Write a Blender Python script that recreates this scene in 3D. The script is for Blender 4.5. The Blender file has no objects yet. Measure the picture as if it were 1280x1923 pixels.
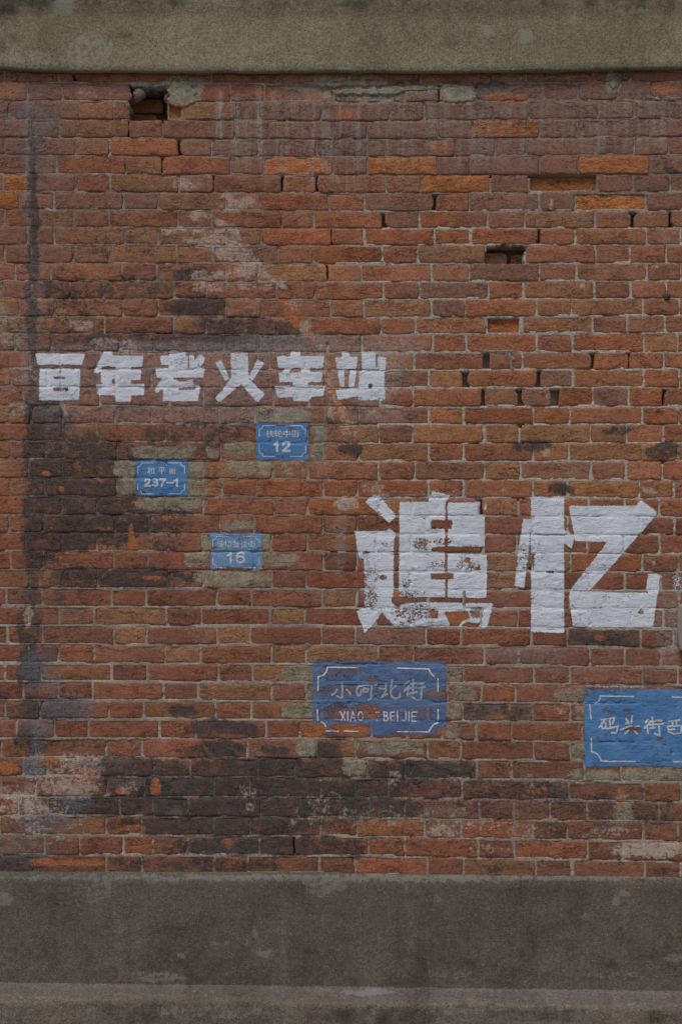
import bpy, math, random
import numpy as np
from mathutils import Vector
from mathutils.bvhtree import BVHTree

random.seed(7)
RNG = np.random.default_rng(11)
scene = bpy.context.scene
C = scene.collection

# ------------------------------------------------------------------ camera, sky, sun, exposure
D = 4.80                       # camera to brick face, metres
S = 2.3 / 1280.0               # metres per photo pixel on the brick face
ZC = 1.79                      # eye height
cam_d = bpy.data.cameras.new('camera')
cam = bpy.data.objects.new('camera', cam_d); C.objects.link(cam)
cam.location = (0, -D, ZC); cam.rotation_euler = (math.radians(90), 0, 0)
cam_d.sensor_fit = 'VERTICAL'; cam_d.sensor_height = 36
cam_d.lens = 36 * D / (1923 * S)
cam_d.clip_end = 300
scene.camera = cam

SUN_EL, SUN_AZ = math.radians(58), math.radians(203)     # azimuth clockwise from +Y
world = bpy.data.worlds.new('World'); scene.world = world; world.use_nodes = True
wn = world.node_tree; wn.nodes.clear()
sky = wn.nodes.new('ShaderNodeTexSky'); sky.sky_type = 'NISHITA'; sky.sun_disc = False
sky.sun_elevation = SUN_EL; sky.sun_rotation = SUN_AZ
sky.air_density = 1.0; sky.dust_density = 2.6; sky.ozone_density = 1.0
bg = wn.nodes.new('ShaderNodeBackground'); bg.inputs[1].default_value = 0.075
wo = wn.nodes.new('ShaderNodeOutputWorld')
wn.links.new(sky.outputs[0], bg.inputs[0]); wn.links.new(bg.outputs[0], wo.inputs[0])

sd = bpy.data.lights.new('sun', 'SUN'); sd.energy = 1.4; sd.angle = math.radians(16); sd.color = (1.0, 0.985, 0.96)
sun = bpy.data.objects.new('sun', sd); C.objects.link(sun)
dvec = Vector((math.sin(SUN_AZ) * math.cos(SUN_EL), math.cos(SUN_AZ) * math.cos(SUN_EL), math.sin(SUN_EL)))
sun.rotation_euler = dvec.to_track_quat('Z', 'Y').to_euler(); sun.location = dvec * 20
scene.view_settings.view_transform = 'Standard'; scene.view_settings.look = 'None'
scene.view_settings.gamma = 1; scene.view_settings.use_curve_mapping = False
scene.view_settings.exposure = 0.14

# ------------------------------------------------------------------ helpers
def wx(px, d=0.0):             # photo pixel -> world X at a distance d in front of the brick face
    return (px - 640.0) * S * (D - d) / D
def wz(py, d=0.0):
    return ZC - (py - 961.5) * S * (D - d) / D

def _hash(ix, iy, seed):
    n = (ix.astype(np.int64) * 374761393 + iy.astype(np.int64) * 668265263 + seed * 974634777) & 0x7fffffff
    n = ((n ^ (n >> 13)) * 1274126177) & 0x7fffffff
    n = n ^ (n >> 16)
    return (n & 0xffff) / 65535.0
def vnoise(x, y, seed=0):
    x = np.asarray(x, float); y = np.asarray(y, float)
    ix = np.floor(x); iy = np.floor(y); fx = x - ix; fy = y - iy
    fx = fx * fx * (3 - 2 * fx); fy = fy * fy * (3 - 2 * fy)
    a = _hash(ix, iy, seed); b = _hash(ix + 1, iy, seed); c = _hash(ix, iy + 1, seed); d = _hash(ix + 1, iy + 1, seed)
    return (a + (b - a) * fx) * (1 - fy) + (c + (d - c) * fx) * fy
def fbm(x, y, seed=0, o=4):
    t = 0.0; a = 0.5; s = 0.0
    for k in range(o):
        t = t + a * vnoise(np.asarray(x) * 2 ** k, np.asarray(y) * 2 ** k, seed + k * 17); s += a; a *= 0.55
    return t / s                                    # 0..1, mean .5

def link(name, verts, faces, mat, parent=None, smooth=True, attrs=None):
    me = bpy.data.meshes.new(name)
    verts = np.asarray(verts, dtype=np.float32); nv = len(verts)
    if isinstance(faces, np.ndarray) and faces.ndim == 2:
        nf, k = faces.shape
        me.vertices.add(nv); me.vertices.foreach_set('co', verts.ravel())
        me.loops.add(nf * k); me.loops.foreach_set('vertex_index', faces.astype(np.int32).ravel())
        me.polygons.add(nf)
        me.polygons.foreach_set('loop_start', np.arange(0, nf * k, k, dtype=np.int32))
        me.polygons.foreach_set('loop_total', np.full(nf, k, dtype=np.int32))
        me.update(calc_edges=True)
    else:
        me.from_pydata(verts.tolist(), [], faces); me.update()
    if smooth:
        me.polygons.foreach_set('use_smooth', np.ones(len(me.polygons), dtype=bool))
    for an, arr in (attrs or {}).items():
        arr = np.asarray(arr, dtype=np.float32)
        if arr.ndim == 2:
            a = me.attributes.new(an, 'FLOAT_COLOR', 'POINT'); a.data.foreach_set('color', arr.ravel())
        else:
            a = me.attributes.new(an, 'FLOAT', 'POINT'); a.data.foreach_set('value', arr)
    me.materials.append(mat)
    o = bpy.data.objects.new(name, me); C.objects.link(o)
    if parent is not None: o.parent = parent
    return o
def thing(name, label, cat, loc=(0, 0, 0), group=None):
    o = bpy.data.objects.new(name, None); C.objects.link(o); o.location = loc; o.empty_display_size = 0.1
    o['label'] = label; o['category'] = cat
    if group: o['group'] = group
    return o
def grid_faces(nx, ny):        # vertices laid out row by row (ny rows of nx), facing -Y when rows go downwards
    i = np.arange(nx - 1)[None, :]; j = np.arange(ny - 1)[:, None]
    a = (j * nx + i).ravel()
    return np.stack([a, a + nx, a + nx + 1, a + 1], 1)

# ------------------------------------------------------------------ material kit
class NT:
    def __init__(s, name):
        s.m = bpy.data.materials.new(name); s.m.use_nodes = True; s.t = s.m.node_tree; s.t.nodes.clear()
        s.out = s.n('ShaderNodeOutputMaterial')
    def n(s, typ, **kw):
        nd = s.t.nodes.new(typ)
        for k, v in kw.items(): setattr(nd, k, v)
        return nd
    def put(s, sock, v):
        if isinstance(v, bpy.types.NodeSocket): s.t.links.new(v, sock)
        elif isinstance(v, (tuple, list)) and len(v) == 3 and sock.type == 'RGBA': sock.default_value = (*v, 1)
        else: sock.default_value = v
    def math(s, op, a, b=0.0, c=0.0, clamp=False):
        nd = s.n('ShaderNodeMath', operation=op); nd.use_clamp = clamp
        s.put(nd.inputs[0], a); s.put(nd.inputs[1], b); s.put(nd.inputs[2], c); return nd.outputs[0]
    def mix(s, f, a, b, blend='MIX'):
        nd = s.n('ShaderNodeMix', data_type='RGBA', blend_type=blend); nd.clamp_factor = True
        s.put(nd.inputs[0], f); s.put(nd.inputs[6], a); s.put(nd.inputs[7], b); return nd.outputs[2]
    def ramp(s, v, lo, hi, a=0.0, b=1.0, smooth=True):
        nd = s.n('ShaderNodeMapRange', interpolation_type='SMOOTHSTEP' if smooth else 'LINEAR'); nd.clamp = True
        s.put(nd.inputs[0], v); s.put(nd.inputs[1], lo); s.put(nd.inputs[2], hi); s.put(nd.inputs[3], a); s.put(nd.inputs[4], b)
        return nd.outputs[0]
    def noise(s, vec, scale, detail=4, rough=0.55, dist=0.0):
        nd = s.n('ShaderNodeTexNoise'); s.put(nd.inputs['Vector'], vec); nd.inputs['Scale'].default_value = scale
        nd.inputs['Detail'].default_value = detail; nd.inputs['Roughness'].default_value = rough
        nd.inputs['Distortion'].default_value = dist; return nd.outputs['Fac']
    def voro(s, vec, scale, feature='F1'):
        nd = s.n('ShaderNodeTexVoronoi', feature=feature); s.put(nd.inputs['Vector'], vec); nd.inputs['Scale'].default_value = scale
        return nd
    def pos(s, scale=(1, 1, 1), off=None):
        g = s.n('ShaderNodeNewGeometry'); v = g.outputs['Position']
        if off is not None:
            a = s.n('ShaderNodeVectorMath', operation='ADD'); s.put(a.inputs[0], v); s.put(a.inputs[1], off); v = a.outputs[0]
        if scale != (1, 1, 1):
            m = s.n('ShaderNodeVectorMath', operation='MULTIPLY'); s.put(m.inputs[0], v); m.inputs[1].default_value = scale; v = m.outputs[0]
        return v
    def attr(s, name):
        a = s.n('ShaderNodeAttribute'); a.attribute_name = name; return a
    def sep(s, col):
        a = s.n('ShaderNodeSeparateColor'); s.put(a.inputs[0], col); return a.outputs
    def bump(s, h, strength, dist, normal=None):
        b = s.n('ShaderNodeBump'); b.inputs['Strength'].default_value = strength; b.inputs['Distance'].default_value = dist
        s.put(b.inputs['Height'], h)
        if normal is not None: s.put(b.inputs['Normal'], normal)
        return b.outputs[0]
    def surf(s, col, rough=0.9, normal=None, spec=0.25):
        b = s.n('ShaderNodeBsdfPrincipled'); s.put(b.inputs['Base Color'], col); s.put(b.inputs['Roughness'], rough)
        b.inputs['Specular IOR Level'].default_value = spec
        if normal is not None: s.put(b.inputs['Normal'], normal)
        s.t.links.new(b.outputs[0], s.out.inputs[0]); return b

def stains(t, base, v, mortar=False):
    """wear and dirt that lie on bricks and mortar alike; masks A (soot, glaze, lime, pale) and B (overspray, orange, drip, blue)"""
    a = t.attr('mask_a'); b = t.attr('mask_b')
    so, gl, li = t.sep(a.outputs['Color'])[:3]; pa = a.outputs['Alpha']
    ov, orr, dr = t.sep(b.outputs['Color'])[:3]; bl = b.outputs['Alpha']
    n1 = t.noise(v, 26, 8, 0.74, 0.4); n2 = t.noise(v, 95, 6, 0.72); n3 = t.noise(v, 8, 5, 0.6)
    streak = t.noise(t.pos((38, 1, 2.2)), 1.0, 4, 0.6)
    def thr(m, soft=0.22, amp=0.9, n=None):
        nn = n if n is not None else t.math('MULTIPLY_ADD', n2, 0.45, t.math('MULTIPLY', n1, 0.55))
        x = t.math('ADD', m, t.math('MULTIPLY', t.math('SUBTRACT', nn, 0.5), amp * 4.2))
        x = t.math('MULTIPLY', x, t.ramp(m, 0.02, 0.2))
        return t.ramp(x, 0.5 - soft, 0.5 + soft)
    c = base
    g = t.math('MULTIPLY', gl, t.ramp(streak, 0.25, 0.6, 0.55, 1.0)); g = t.math('MULTIPLY', g, t.ramp(n1, 0.3, 0.6, 0.5, 1.0))
    if not mortar: g = t.math('MULTIPLY', g, t.ramp(t.attr('tint').outputs['Alpha'], 0.85, 0.98, 1.0, 0.12))
    c = t.mix(t.math('MULTIPLY', g, 0.74), c, t.mix(n1, (0.145, 0.092, 0.078), (0.225, 0.160, 0.140)))
    sof = t.math('MULTIPLY', thr(so, 0.24, 0.88), 0.88 if mortar else 0.88)
    brk = t.ramp(t.noise(v, 17, 8, 0.78, 0.8), 0.50, 0.60, 1.0, 0.55); brk2 = t.ramp(t.noise(v, 58, 6, 0.75, 0.5), 0.56, 0.64, 1.0, 0.55)
    sof = t.math('MULTIPLY', t.math('MULTIPLY', sof, brk), brk2)
    c = t.mix(sof, c, t.mix(n3, (0.040, 0.036, 0.036), (0.085, 0.072, 0.066)))
    c = t.mix(t.math('MULTIPLY', thr(orr, 0.12, 0.5), 0.92), c, (0.39, 0.145, 0.058))
    c = t.mix(t.math('MULTIPLY', thr(li, 0.16, 1.15), 0.80), c, t.mix(t.ramp(n1, 0.35, 0.65), (0.20, 0.175, 0.115), (0.37, 0.335, 0.25)))
    c = t.mix(t.math('MULTIPLY', thr(pa, 0.22, 1.5), 0.66), c, (0.50, 0.385, 0.315))
    d2 = t.math('MULTIPLY', dr, t.ramp(streak, 0.42, 0.66)); c = t.mix(t.math('MULTIPLY', d2, 0.7), c, (0.34, 0.30, 0.25))
    fl = t.math('MULTIPLY', t.ramp(t.noise(v, 34, 7, 0.75, 0.6), 0.60, 0.64), t.ramp(so, 0.3, 0.7)); c = t.mix(t.math('MULTIPLY', fl, 0.6), c, (0.26, 0.105, 0.055))
    fl = t.math('MULTIPLY', t.ramp(t.noise(v, 75, 6, 0.8, 0.8), 0.63, 0.68), t.ramp(so, 0.3, 0.7)); c = t.mix(t.math('MULTIPLY', fl, 0.5), c, (0.30, 0.26, 0.225))
    c = t.mix(t.math('MULTIPLY', thr(bl, 0.3, 0.6), 0.55), c, (0.150, 0.150, 0.168))
    c = t.mix(t.math('MULTIPLY', ov, t.ramp(n2, 0.36, 0.62, 0.12, 1.1)), c, (0.50, 0.51, 0.53))
    g1 = t.noise(v, 120, 4, 0.75); g2 = t.noise(v, 330, 3, 0.7)
    gg = t.math('MULTIPLY', t.ramp(g1, 0.28, 0.72, 0.62, 1.38, False), t.ramp(g2, 0.25, 0.75, 0.62, 1.38, False))
    k = t.n('ShaderNodeCombineColor'); [t.put(k.inputs[i], gg) for i in range(3)]
    c = t.mix(1.0, c, k.outputs[0], 'MULTIPLY')
    pit = t.ramp(t.noise(v, 170, 5, 0.8), 0.63, 0.70); c = t.mix(t.math('MULTIPLY', pit, 0.55), c, (0.05, 0.035, 0.03))
    return c, n1, n2

def crease(t, vs):
    n = t.noise(vs, 13, 5, 0.62, 1.6); m = t.noise(vs, 7, 3, 0.5)
    a = t.ramp(t.math('ABSOLUTE', t.math('SUBTRACT', n, 0.5)), 0.013, 0.002)
    return t.math('MULTIPLY', a, t.ramp(m, 0.53, 0.62))
def brick_material():
    t = NT('old_brick')
    tint = t.attr('tint'); rough = tint.outputs['Alpha']
    off = t.n('ShaderNodeVectorMath', operation='SCALE'); t.put(off.inputs[0], t.attr('shift').outputs['Vector']); off.inputs[3].default_value = 1.0
    v = t.pos(off=off.outputs[0]); vw = t.pos()
    vs = t.pos((1, 1, 2.6), off=off.outputs[0])
    big = t.noise(v, 14, 5, 0.6, 0.6); fine = t.noise(v, 260, 4, 0.7); mid = t.noise(vs, 46, 6, 0.65, 0.8)
    c = tint.outputs['Color']
    c = t.mix(t.ramp(big, 0.35, 0.7, 0, 0.55), c, t.mix(1.0, c, (0.62, 0.58, 0.62), 'MULTIPLY'))
    c = t.mix(t.ramp(mid, 0.48, 0.72, 0, 0.55), c, t.mix(1.0, c, (1.38, 1.42, 1.42), 'MULTIPLY'))
    c = t.mix(t.ramp(mid, 0.46, 0.28, 0, 0.5), c, t.mix(1.0, c, (0.55, 0.5, 0.5), 'MULTIPLY'))
    # rust-orange fresh scars where the skin of a brick has come off
    sc = t.ramp(t.noise(v, 30, 6, 0.7, 0.5), 0.60, 0.66); c = t.mix(t.math('MULTIPLY', sc, 0.40), c, (0.34, 0.135, 0.055))
    c, n1, n2 = stains(t, c, vw)
    # creases: thin dark wandering cracks
    cr = crease(t, vs)
    c = t.mix(t.math('MULTIPLY', cr, 0.55), c, (0.06, 0.035, 0.028))
    h = t.math('MULTIPLY_ADD', mid, 1.0, t.math('MULTIPLY', fine, 0.32))
    h = t.math('MULTIPLY_ADD', n1, 0.5, h)
    h = t.math('SUBTRACT', h, t.math('MULTIPLY', cr, 0.55))
    h = t.math('MULTIPLY', h, t.math('MULTIPLY_ADD', rough, 0.55, 0.22))
    stp = t.ramp(t.noise(vs, 12, 6, 0.6, 1.0), 0.515, 0.535); h = t.math('MULTIPLY_ADD', stp, t.math('MULTIPLY_ADD', rough, 0.7, 0.25), h)
    h = t.math('MULTIPLY_ADD', t.noise(vs, 24, 6, 0.7, 1.2), t.math('MULTIPLY_ADD', rough, 1.7, 0.05), h)
    h = t.math('SUBTRACT', h, t.math('MULTIPLY', cr, 0.5))
    nrm = t.bump(h, 1.0, 0.0043)
    t.surf(c, 0.92, nrm, 0.2)
    return t.m

def mortar_material():
    t = NT('lime_mortar'); vw = t.pos()
    big = t.noise(vw, 6, 5, 0.6); fine = t.noise(vw, 230, 5, 0.75); g = t.noise(vw, 55, 5, 0.7)
    c = t.mix(t.ramp(big, 0.35, 0.65), (0.27, 0.215, 0.17), (0.44, 0.385, 0.31))
    lo_ = None; zz = t.n('ShaderNodeSeparateXYZ'); t.put(zz.inputs[0], vw)
    up = t.ramp(zz.outputs[2], wz(1180), wz(1060), 0.25, 1.0)
    c = t.mix(t.math('MULTIPLY', t.ramp(t.noise(vw, 13, 6, 0.7), 0.34, 0.58, 0.1, 0.85), up), c, (0.225, 0.135, 0.10))
    c = t.mix(t.ramp(g, 0.45, 0.7, 0, 0.5), c, (0.22, 0.185, 0.15))
    # the crisp pale repointing to the right of the wall
    rp = t.math('MULTIPLY', t.math('MULTIPLY', t.ramp(zz.outputs[0], wx(560), wx(720)), t.ramp(zz.outputs[2], wz(340), wz(420))), t.ramp(zz.outputs[2], wz(1260), wz(1000)))
    c = t.mix(t.math('MULTIPLY', rp, t.ramp(g, 0.35, 0.5)), c, (0.43, 0.39, 0.325))
    tn = t.attr('tint'); c = t.mix(tn.outputs['Alpha'], c, t.mix(1.0, tn.outputs['Color'], t.mix(g, (0.5, 0.5, 0.5), (1.35, 1.35, 1.35)), 'MULTIPLY'))
    c, n1, n2 = stains(t, c, vw, True)
    h = t.math('MULTIPLY_ADD', g, 1.0, t.math('MULTIPLY', fine, 0.6))
    t.surf(c, 0.95, t.bump(h, 0.9, 0.003), 0.15)
    return t.m

def concrete_material(name, lo, hi, spot, wash, grain=1.0, band=False):
    t = NT(name); v = t.pos(); vs = t.pos((1, 1, 0.35))
    a = t.noise(v, 2.2, 6, 0.62, 0.4); b = t.noise(v, 13, 6, 0.68); f = t.noise(v, 190, 5, 0.75); st = t.noise(t.pos((14, 1, 1.6)), 1.0, 5, 0.6)
    c = t.mix(t.ramp(a, 0.3, 0.7), lo, hi)
    c = t.mix(t.ramp(b, 0.35, 0.72, 0, 0.32), c, t.mix(1.0, c, (0.66, 0.65, 0.62), 'MULTIPLY'))
    c = t.mix(t.ramp(st, 0.52, 0.78, 0, 0.16), c, wash)
    c = t.mix(1.0, c, t.mix(t.ramp(f, 0.25, 0.75, 0, 1, False), (0.45, 0.45, 0.45), (1.55, 1.55, 1.55)), 'MULTIPLY')
    g3 = t.noise(v, 110, 6, 0.85); c = t.mix(1.0, c, t.mix(t.ramp(g3, 0.34, 0.66, 0, 1, False), (0.60, 0.60, 0.59), (1.42, 1.40, 1.40)), 'MULTIPLY')
    vo = t.voro(v, 115); pk = t.ramp(vo.outputs['Distance'], 0.30, 0.18)
    rc = t.sep(vo.outputs['Color'])
    c = t.mix(t.math('MULTIPLY', pk, t.ramp(rc[0], 0.72, 0.78, 0, 0.30)), c, spot)          # pale aggregate grains
    c = t.mix(t.math('MULTIPLY', pk, t.ramp(rc[1], 0.70, 0.76, 0, 0.75)), c, (0.035, 0.032, 0.028))  # pits
    w2 = t.noise(t.pos((2.2, 1, 0.9)), 2.6, 7, 0.7, 0.8); c = t.mix(t.ramp(w2, 0.52, 0.66, 0, 0.55), c, t.mix(1.0, c, (0.62, 0.60, 0.56), 'MULTIPLY')); c = t.mix(t.ramp(w2, 0.46, 0.34, 0, 0.5), c, t.mix(1.0, c, (1.28, 1.24, 1.12), 'MULTIPLY'))
    dk = t.ramp(t.noise(v, 62, 7, 0.82), 0.56, 0.66, 0, 0.5); c = t.mix(dk, c, t.mix(1.0, c, (0.45, 0.43, 0.40), 'MULTIPLY'))
    sc = t.noise(t.pos((1, 1, 1)), 7.5, 7, 0.75, 1.2); c = t.mix(t.ramp(sc, 0.64, 0.76, 0, 0.4), c, wash)
    m = t.attr('mask_a'); ms = t.sep(m.outputs['Color'])
    rr = t.math('ADD', ms[0], t.math('MULTIPLY', t.math('SUBTRACT', b, 0.5), 2.2)); c = t.mix(t.math('MULTIPLY', t.ramp(rr, 0.2, 0.95), t.ramp(ms[0], 0.0, 0.25, 0, 0.8)), c, (0.050, 0.046, 0.038))
    rr = t.math('ADD', ms[2], t.math('MULTIPLY', t.math('SUBTRACT', t.noise(v, 60, 7, 0.78), 0.5), 3.2)); c = t.mix(t.math('MULTIPLY', t.ramp(rr, 0.35, 0.75), t.ramp(ms[2], 0.0, 0.25, 0, 0.5)), c, wash)
    h = t.math('MULTIPLY_ADD', f, 1.0, t.math('MULTIPLY', b, 1.6))
    h = t.math('SUBTRACT', h, t.math('MULTIPLY', pk, 0.5))
    t.surf(c, 0.93, t.bump(h, 0.7, 0.003 * grain), 0.2)
    return t.m

def paint_material(name, col_a, col_b, pit=0.5, op=1.0, hard=6.0):
    t = NT(name); v = t.pos()
    n = t.noise(v, 170, 4, 0.7); g = t.noise(v, 44, 7, 0.74, 0.5); fine = t.noise(v, 300, 3, 0.7)
    cov = t.attr('coverage').outputs['Fac']
    k = t.math('MULTIPLY_ADD', n, 0.55, t.math('MULTIPLY', g, 0.40))          # ~0.475 mean
    k = t.math('MULTIPLY_ADD', t.math('SUBTRACT', k, 0.475), 3.6, 0.47)
    x = t.math('MULTIPLY_ADD', t.math('SUBTRACT', cov, k), hard, 0.5)
    pits = t.math('MULTIPLY', t.ramp(t.noise(v, 120, 5, 0.75), 0.60, 0.68), pit)
    al = t.math('MULTIPLY', t.math('SUBTRACT', t.math('MINIMUM', t.math('MAXIMUM', x, 0.0), 1.0), pits, clamp=True), op)
    c = t.mix(t.ramp(t.noise(v, 9, 5, 0.6, 0.4), 0.3, 0.7), col_a, col_b)
    c = t.mix(t.ramp(t.noise(t.pos((1, 1, 2.6)), 46, 6, 0.65, 0.8), 0.44, 0.26, 0, 0.45), c, t.mix(1.0, c, (0.6, 0.57, 0.58), 'MULTIPLY'))
    c = t.mix(1.0, c, t.mix(fine, (0.82, 0.82, 0.82), (1.14, 1.14, 1.14)), 'MULTIPLY')
    mid = t.noise(t.pos((1, 1, 2.6)), 46, 6, 0.65, 0.8)
    cr = crease(t, t.pos((1, 1, 2.2))); c = t.mix(t.math('MULTIPLY', cr, 0.45), c, (0.15, 0.13, 0.13))
    h = t.math('MULTIPLY_ADD', mid, 1.2, t.math('MULTIPLY', fine, 0.3)); h = t.math('SUBTRACT', h, t.math('MULTIPLY', cr, 0.6))
    b = t.n('ShaderNodeBsdfPrincipled'); t.put(b.inputs['Base Color'], c); b.inputs['Roughness'].default_value = 0.8
    b.inputs['Specular IOR Level'].default_value = 0.25
    t.put(b.inputs['Normal'], t.bump(h, 0.85, 0.004))
    tr = t.n('ShaderNodeBsdfTransparent'); mx = t.n('ShaderNodeMixShader')
    t.put(mx.inputs[0], al); t.put(mx.inputs[1], tr.outputs[0]); t.put(mx.inputs[2], b.outputs[0])
    t.t.links.new(mx.outputs[0], t.out.inputs[0])
    return t.m

def plain_material(name, a, b, scale=40, rough=0.7, bump=0.002, metal=0.0):
    t = NT(name); v = t.pos(); n = t.noise(v, scale, 5, 0.65); f = t.noise(v, scale * 6, 4, 0.7)
    c = t.mix(t.ramp(n, 0.3, 0.7), a, b); c = t.mix(1.0, c, t.mix(f, (0.8, 0.8, 0.8), (1.2, 1.2, 1.2)), 'MULTIPLY')
    bs = t.surf(c, rough, t.bump(t.math('ADD', n, t.math('MULTIPLY', f, 0.4)), 0.6, bump), 0.3); bs.inputs['Metallic'].default_value = metal
    return t.m

M_BRICK = brick_material(); M_MORTAR = mortar_material()
M_BAND = concrete_material('cast_concrete_band', (0.215, 0.185, 0.118), (0.300, 0.260, 0.175), (0.55, 0.50, 0.40), (0.36, 0.345, 0.29))
M_PLINTH = concrete_material('dark_rendered_plinth', (0.108, 0.096, 0.073), (0.150, 0.136, 0.104), (0.50, 0.45, 0.37), (0.29, 0.27, 0.23), 1.3)
M_LEDGE = concrete_material('worn_ledge_concrete', (0.125, 0.113, 0.092), (0.170, 0.154, 0.130), (0.4, 0.37, 0.32), (0.30, 0.28, 0.25))
M_FOOT = concrete_material('mossy_footing_concrete', (0.125, 0.110, 0.078), (0.21, 0.188, 0.140), (0.5, 0.46, 0.38), (0.32, 0.30, 0.24), 1.6)
M_WHITE = paint_material('white_sprayed_paint', (0.64, 0.665, 0.72), (0.77, 0.79, 0.84), 0.8)
M_WHITE2 = paint_material('white_stencil_paint_on_sign', (0.58, 0.62, 0.66), (0.70, 0.73, 0.76), 0.35, 0.92)
M_FAINT = paint_material('faded_white_stencil_paint', (0.42, 0.47, 0.54), (0.52, 0.56, 0.62), 0.55, 0.85)
M_BLUE = paint_material('blue_sign_paint', (0.080, 0.210, 0.44), (0.125, 0.285, 0.53), 0.75, 0.94)
M_BLUE_PALE = paint_material('pale_blue_sign_paint', (0.155, 0.29, 0.47), (0.205, 0.36, 0.57), 0.55, 0.95)
M_BLUE_WORN = paint_material('worn_blue_sign_paint', (0.105, 0.21, 0.42), (0.155, 0.275, 0.48), 0.9, 0.76, 3.0)
M_METAL = plain_material('rusted_metal', (0.035, 0.04, 0.042), (0.075, 0.075, 0.07), 90, 0.6)
M_BOX = plain_material('weathered_taupe_plastic', (0.25, 0.215, 0.175), (0.30, 0.26, 0.21), 18, 0.55, 0.0008)
M_PAVE = concrete_material('paving_concrete', (0.20, 0.19, 0.17), (0.28, 0.265, 0.24), (0.5, 0.46, 0.4), (0.33, 0.31, 0.29))

# ------------------------------------------------------------------ stain maps, in photo pixels
# (cx, cy, rx, ry, strength)
SOOT = [(960, 1600, 330, 40, .30), (760, 1570, 90, 24, .35), (1180, 1480, 120, 30, .3), (240, 900, 150, 90, .55), (120, 1000, 60, 60, .8), (380, 1470, 220, 40, .8), (60, 500, 12, 300, .95), (58, 900, 16, 300, .75), (85, 640, 60, 90, .45), (340, 640, 270, 20, .75), (360, 517, 34, 12, 1.0), (375, 575, 60, 22, .85),
 (440, 608, 90, 20, .72), (545, 615, 35, 16, .9), (150, 555, 60, 40, .5), (100, 540, 50, 20, .6), (250, 540, 90, 26, .50), (90, 800, 45, 70, .85), (150, 900, 110, 90, .85),
 (70, 990, 32, 90, 1.0), (180, 985, 95, 44, .95), (210, 870, 80, 40, .75), (330, 835, 100, 40, .58), (245, 960, 130, 50, .8), (310, 1010, 60, 30, .5), (270, 1085, 100, 18, .9), (150, 1085, 60, 20, .8),
 (420, 810, 140, 26, .5), (350, 770, 280, 14, .42), (600, 800, 60, 20, .40), (650, 780, 40, 20, .45), (655, 850, 26, 16, .8), (60, 1180, 24, 60, .8), (55, 1260, 28, 50, .75), (100, 1120, 80, 20, .4), (90, 1330, 75, 26, .7),
 (345, 1336, 28, 13, 1.1), (425, 1368, 62, 16, 1.05), (400, 1408, 70, 18, .8), (430, 1408, 32, 16, 1.1), (515, 1407, 24, 11, 1.15), (610, 1412, 30, 18, 1.0), (640, 1385, 40, 10, .5),
 (60, 1390, 30, 30, .8), (70, 1440, 30, 14, .7), (230, 1438, 110, 18, .7), (350, 1475, 170, 22, 1.1), (500, 1440, 130, 22, .95), (220, 1512, 150, 20, 1.0), (500, 1500, 200, 36, 1.15), (420, 1550, 220, 22, .95),
 (700, 1520, 110, 26, .85), (600, 1445, 80, 22, 1.0), (760, 1450, 110, 24, .75), (700, 1480, 90, 20, .8), (820, 1510, 130, 20, .45), (560, 1590, 140, 20, .85), (410, 1590, 110, 18, .78), (660, 1590, 30, 20, .8), (250, 1620, 120, 16, .5), (420, 1625, 130, 14, .65), (620, 1625, 60, 14, .4),
 (60, 1550, 60, 40, .55), (40, 1620, 60, 20, .8), (100, 1590, 60, 16, .5), (900, 1480, 130, 26, .48), (1010, 1480, 50, 18, .65), (1060, 1510, 120, 24, .45), (1180, 1530, 110, 26, .5), (1000, 1560, 90, 14, .4), (930, 1625, 40, 10, .5),
 (930, 1335, 90, 16, .5), (900, 1390, 80, 14, .35), (860, 1445, 40, 16, .6), (1000, 838, 40, 10, .8), (1155, 812, 30, 9, .7), (1240, 848, 36, 14, .9), (1052, 920, 26, 12, 1.0), (1130, 1202, 66, 15, .62), (985, 1232, 70, 14, .45),
 (700, 1215, 90, 20, .2), (1250, 1640, 30, 10, .6), (210, 1185, 60, 14, .2), (350, 1150, 100, 16, .2), (640, 1330, 40, 18, .5), (0, 1310, 20, 12, .7),
 (900, 160, 60, 8, .7), (800, 150, 100, 8, .4), (250, 200, 26, 30, .3), (380, 175, 30, 14, .3), (1258, 323, 14, 7, .9), (20, 1590, 80, 60, .35), (930, 172, 70, 10, .35),
 (450, 400, 80, 24, .15), (250, 400, 200, 60, .22), (180, 330, 160, 60, .2), (230, 460, 120, 20, .38), (60, 760, 18, 40, .4), (290, 700, 28, 40, .42), (170, 690, 18, 50, .4), (500, 690, 26, 60, .4), (400, 720, 40, 40, .3)]
GLAZE = [(60, 240, 80, 100, .8), (80, 420, 60, 100, .45), (600, 250, 190, 80, .95), (850, 230, 260, 90, .95), (1120, 215, 220, 70, 1.0), (1200, 330, 140, 70, .7), (900, 300, 330, 60, .6), (700, 370, 130, 40, .35),
 (430, 340, 120, 40, .25), (800, 600, 200, 90, .25), (1100, 500, 160, 60, .25), (700, 800, 120, 50, .35), (1000, 620, 300, 40, .2), (1000, 400, 160, 24, .7), (1200, 400, 100, 20, .6), (820, 500, 140, 30, .3),
 (550, 640, 220, 20, .6), (300, 400, 200, 60, .25), (780, 470, 60, 20, .5), (1100, 1240, 180, 30, .35), (820, 1300, 240, 60, .15), (700, 1260, 140, 60, .45), (650, 1310, 70, 60, .6), (1000, 1500, 260, 60, .35)]
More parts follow.
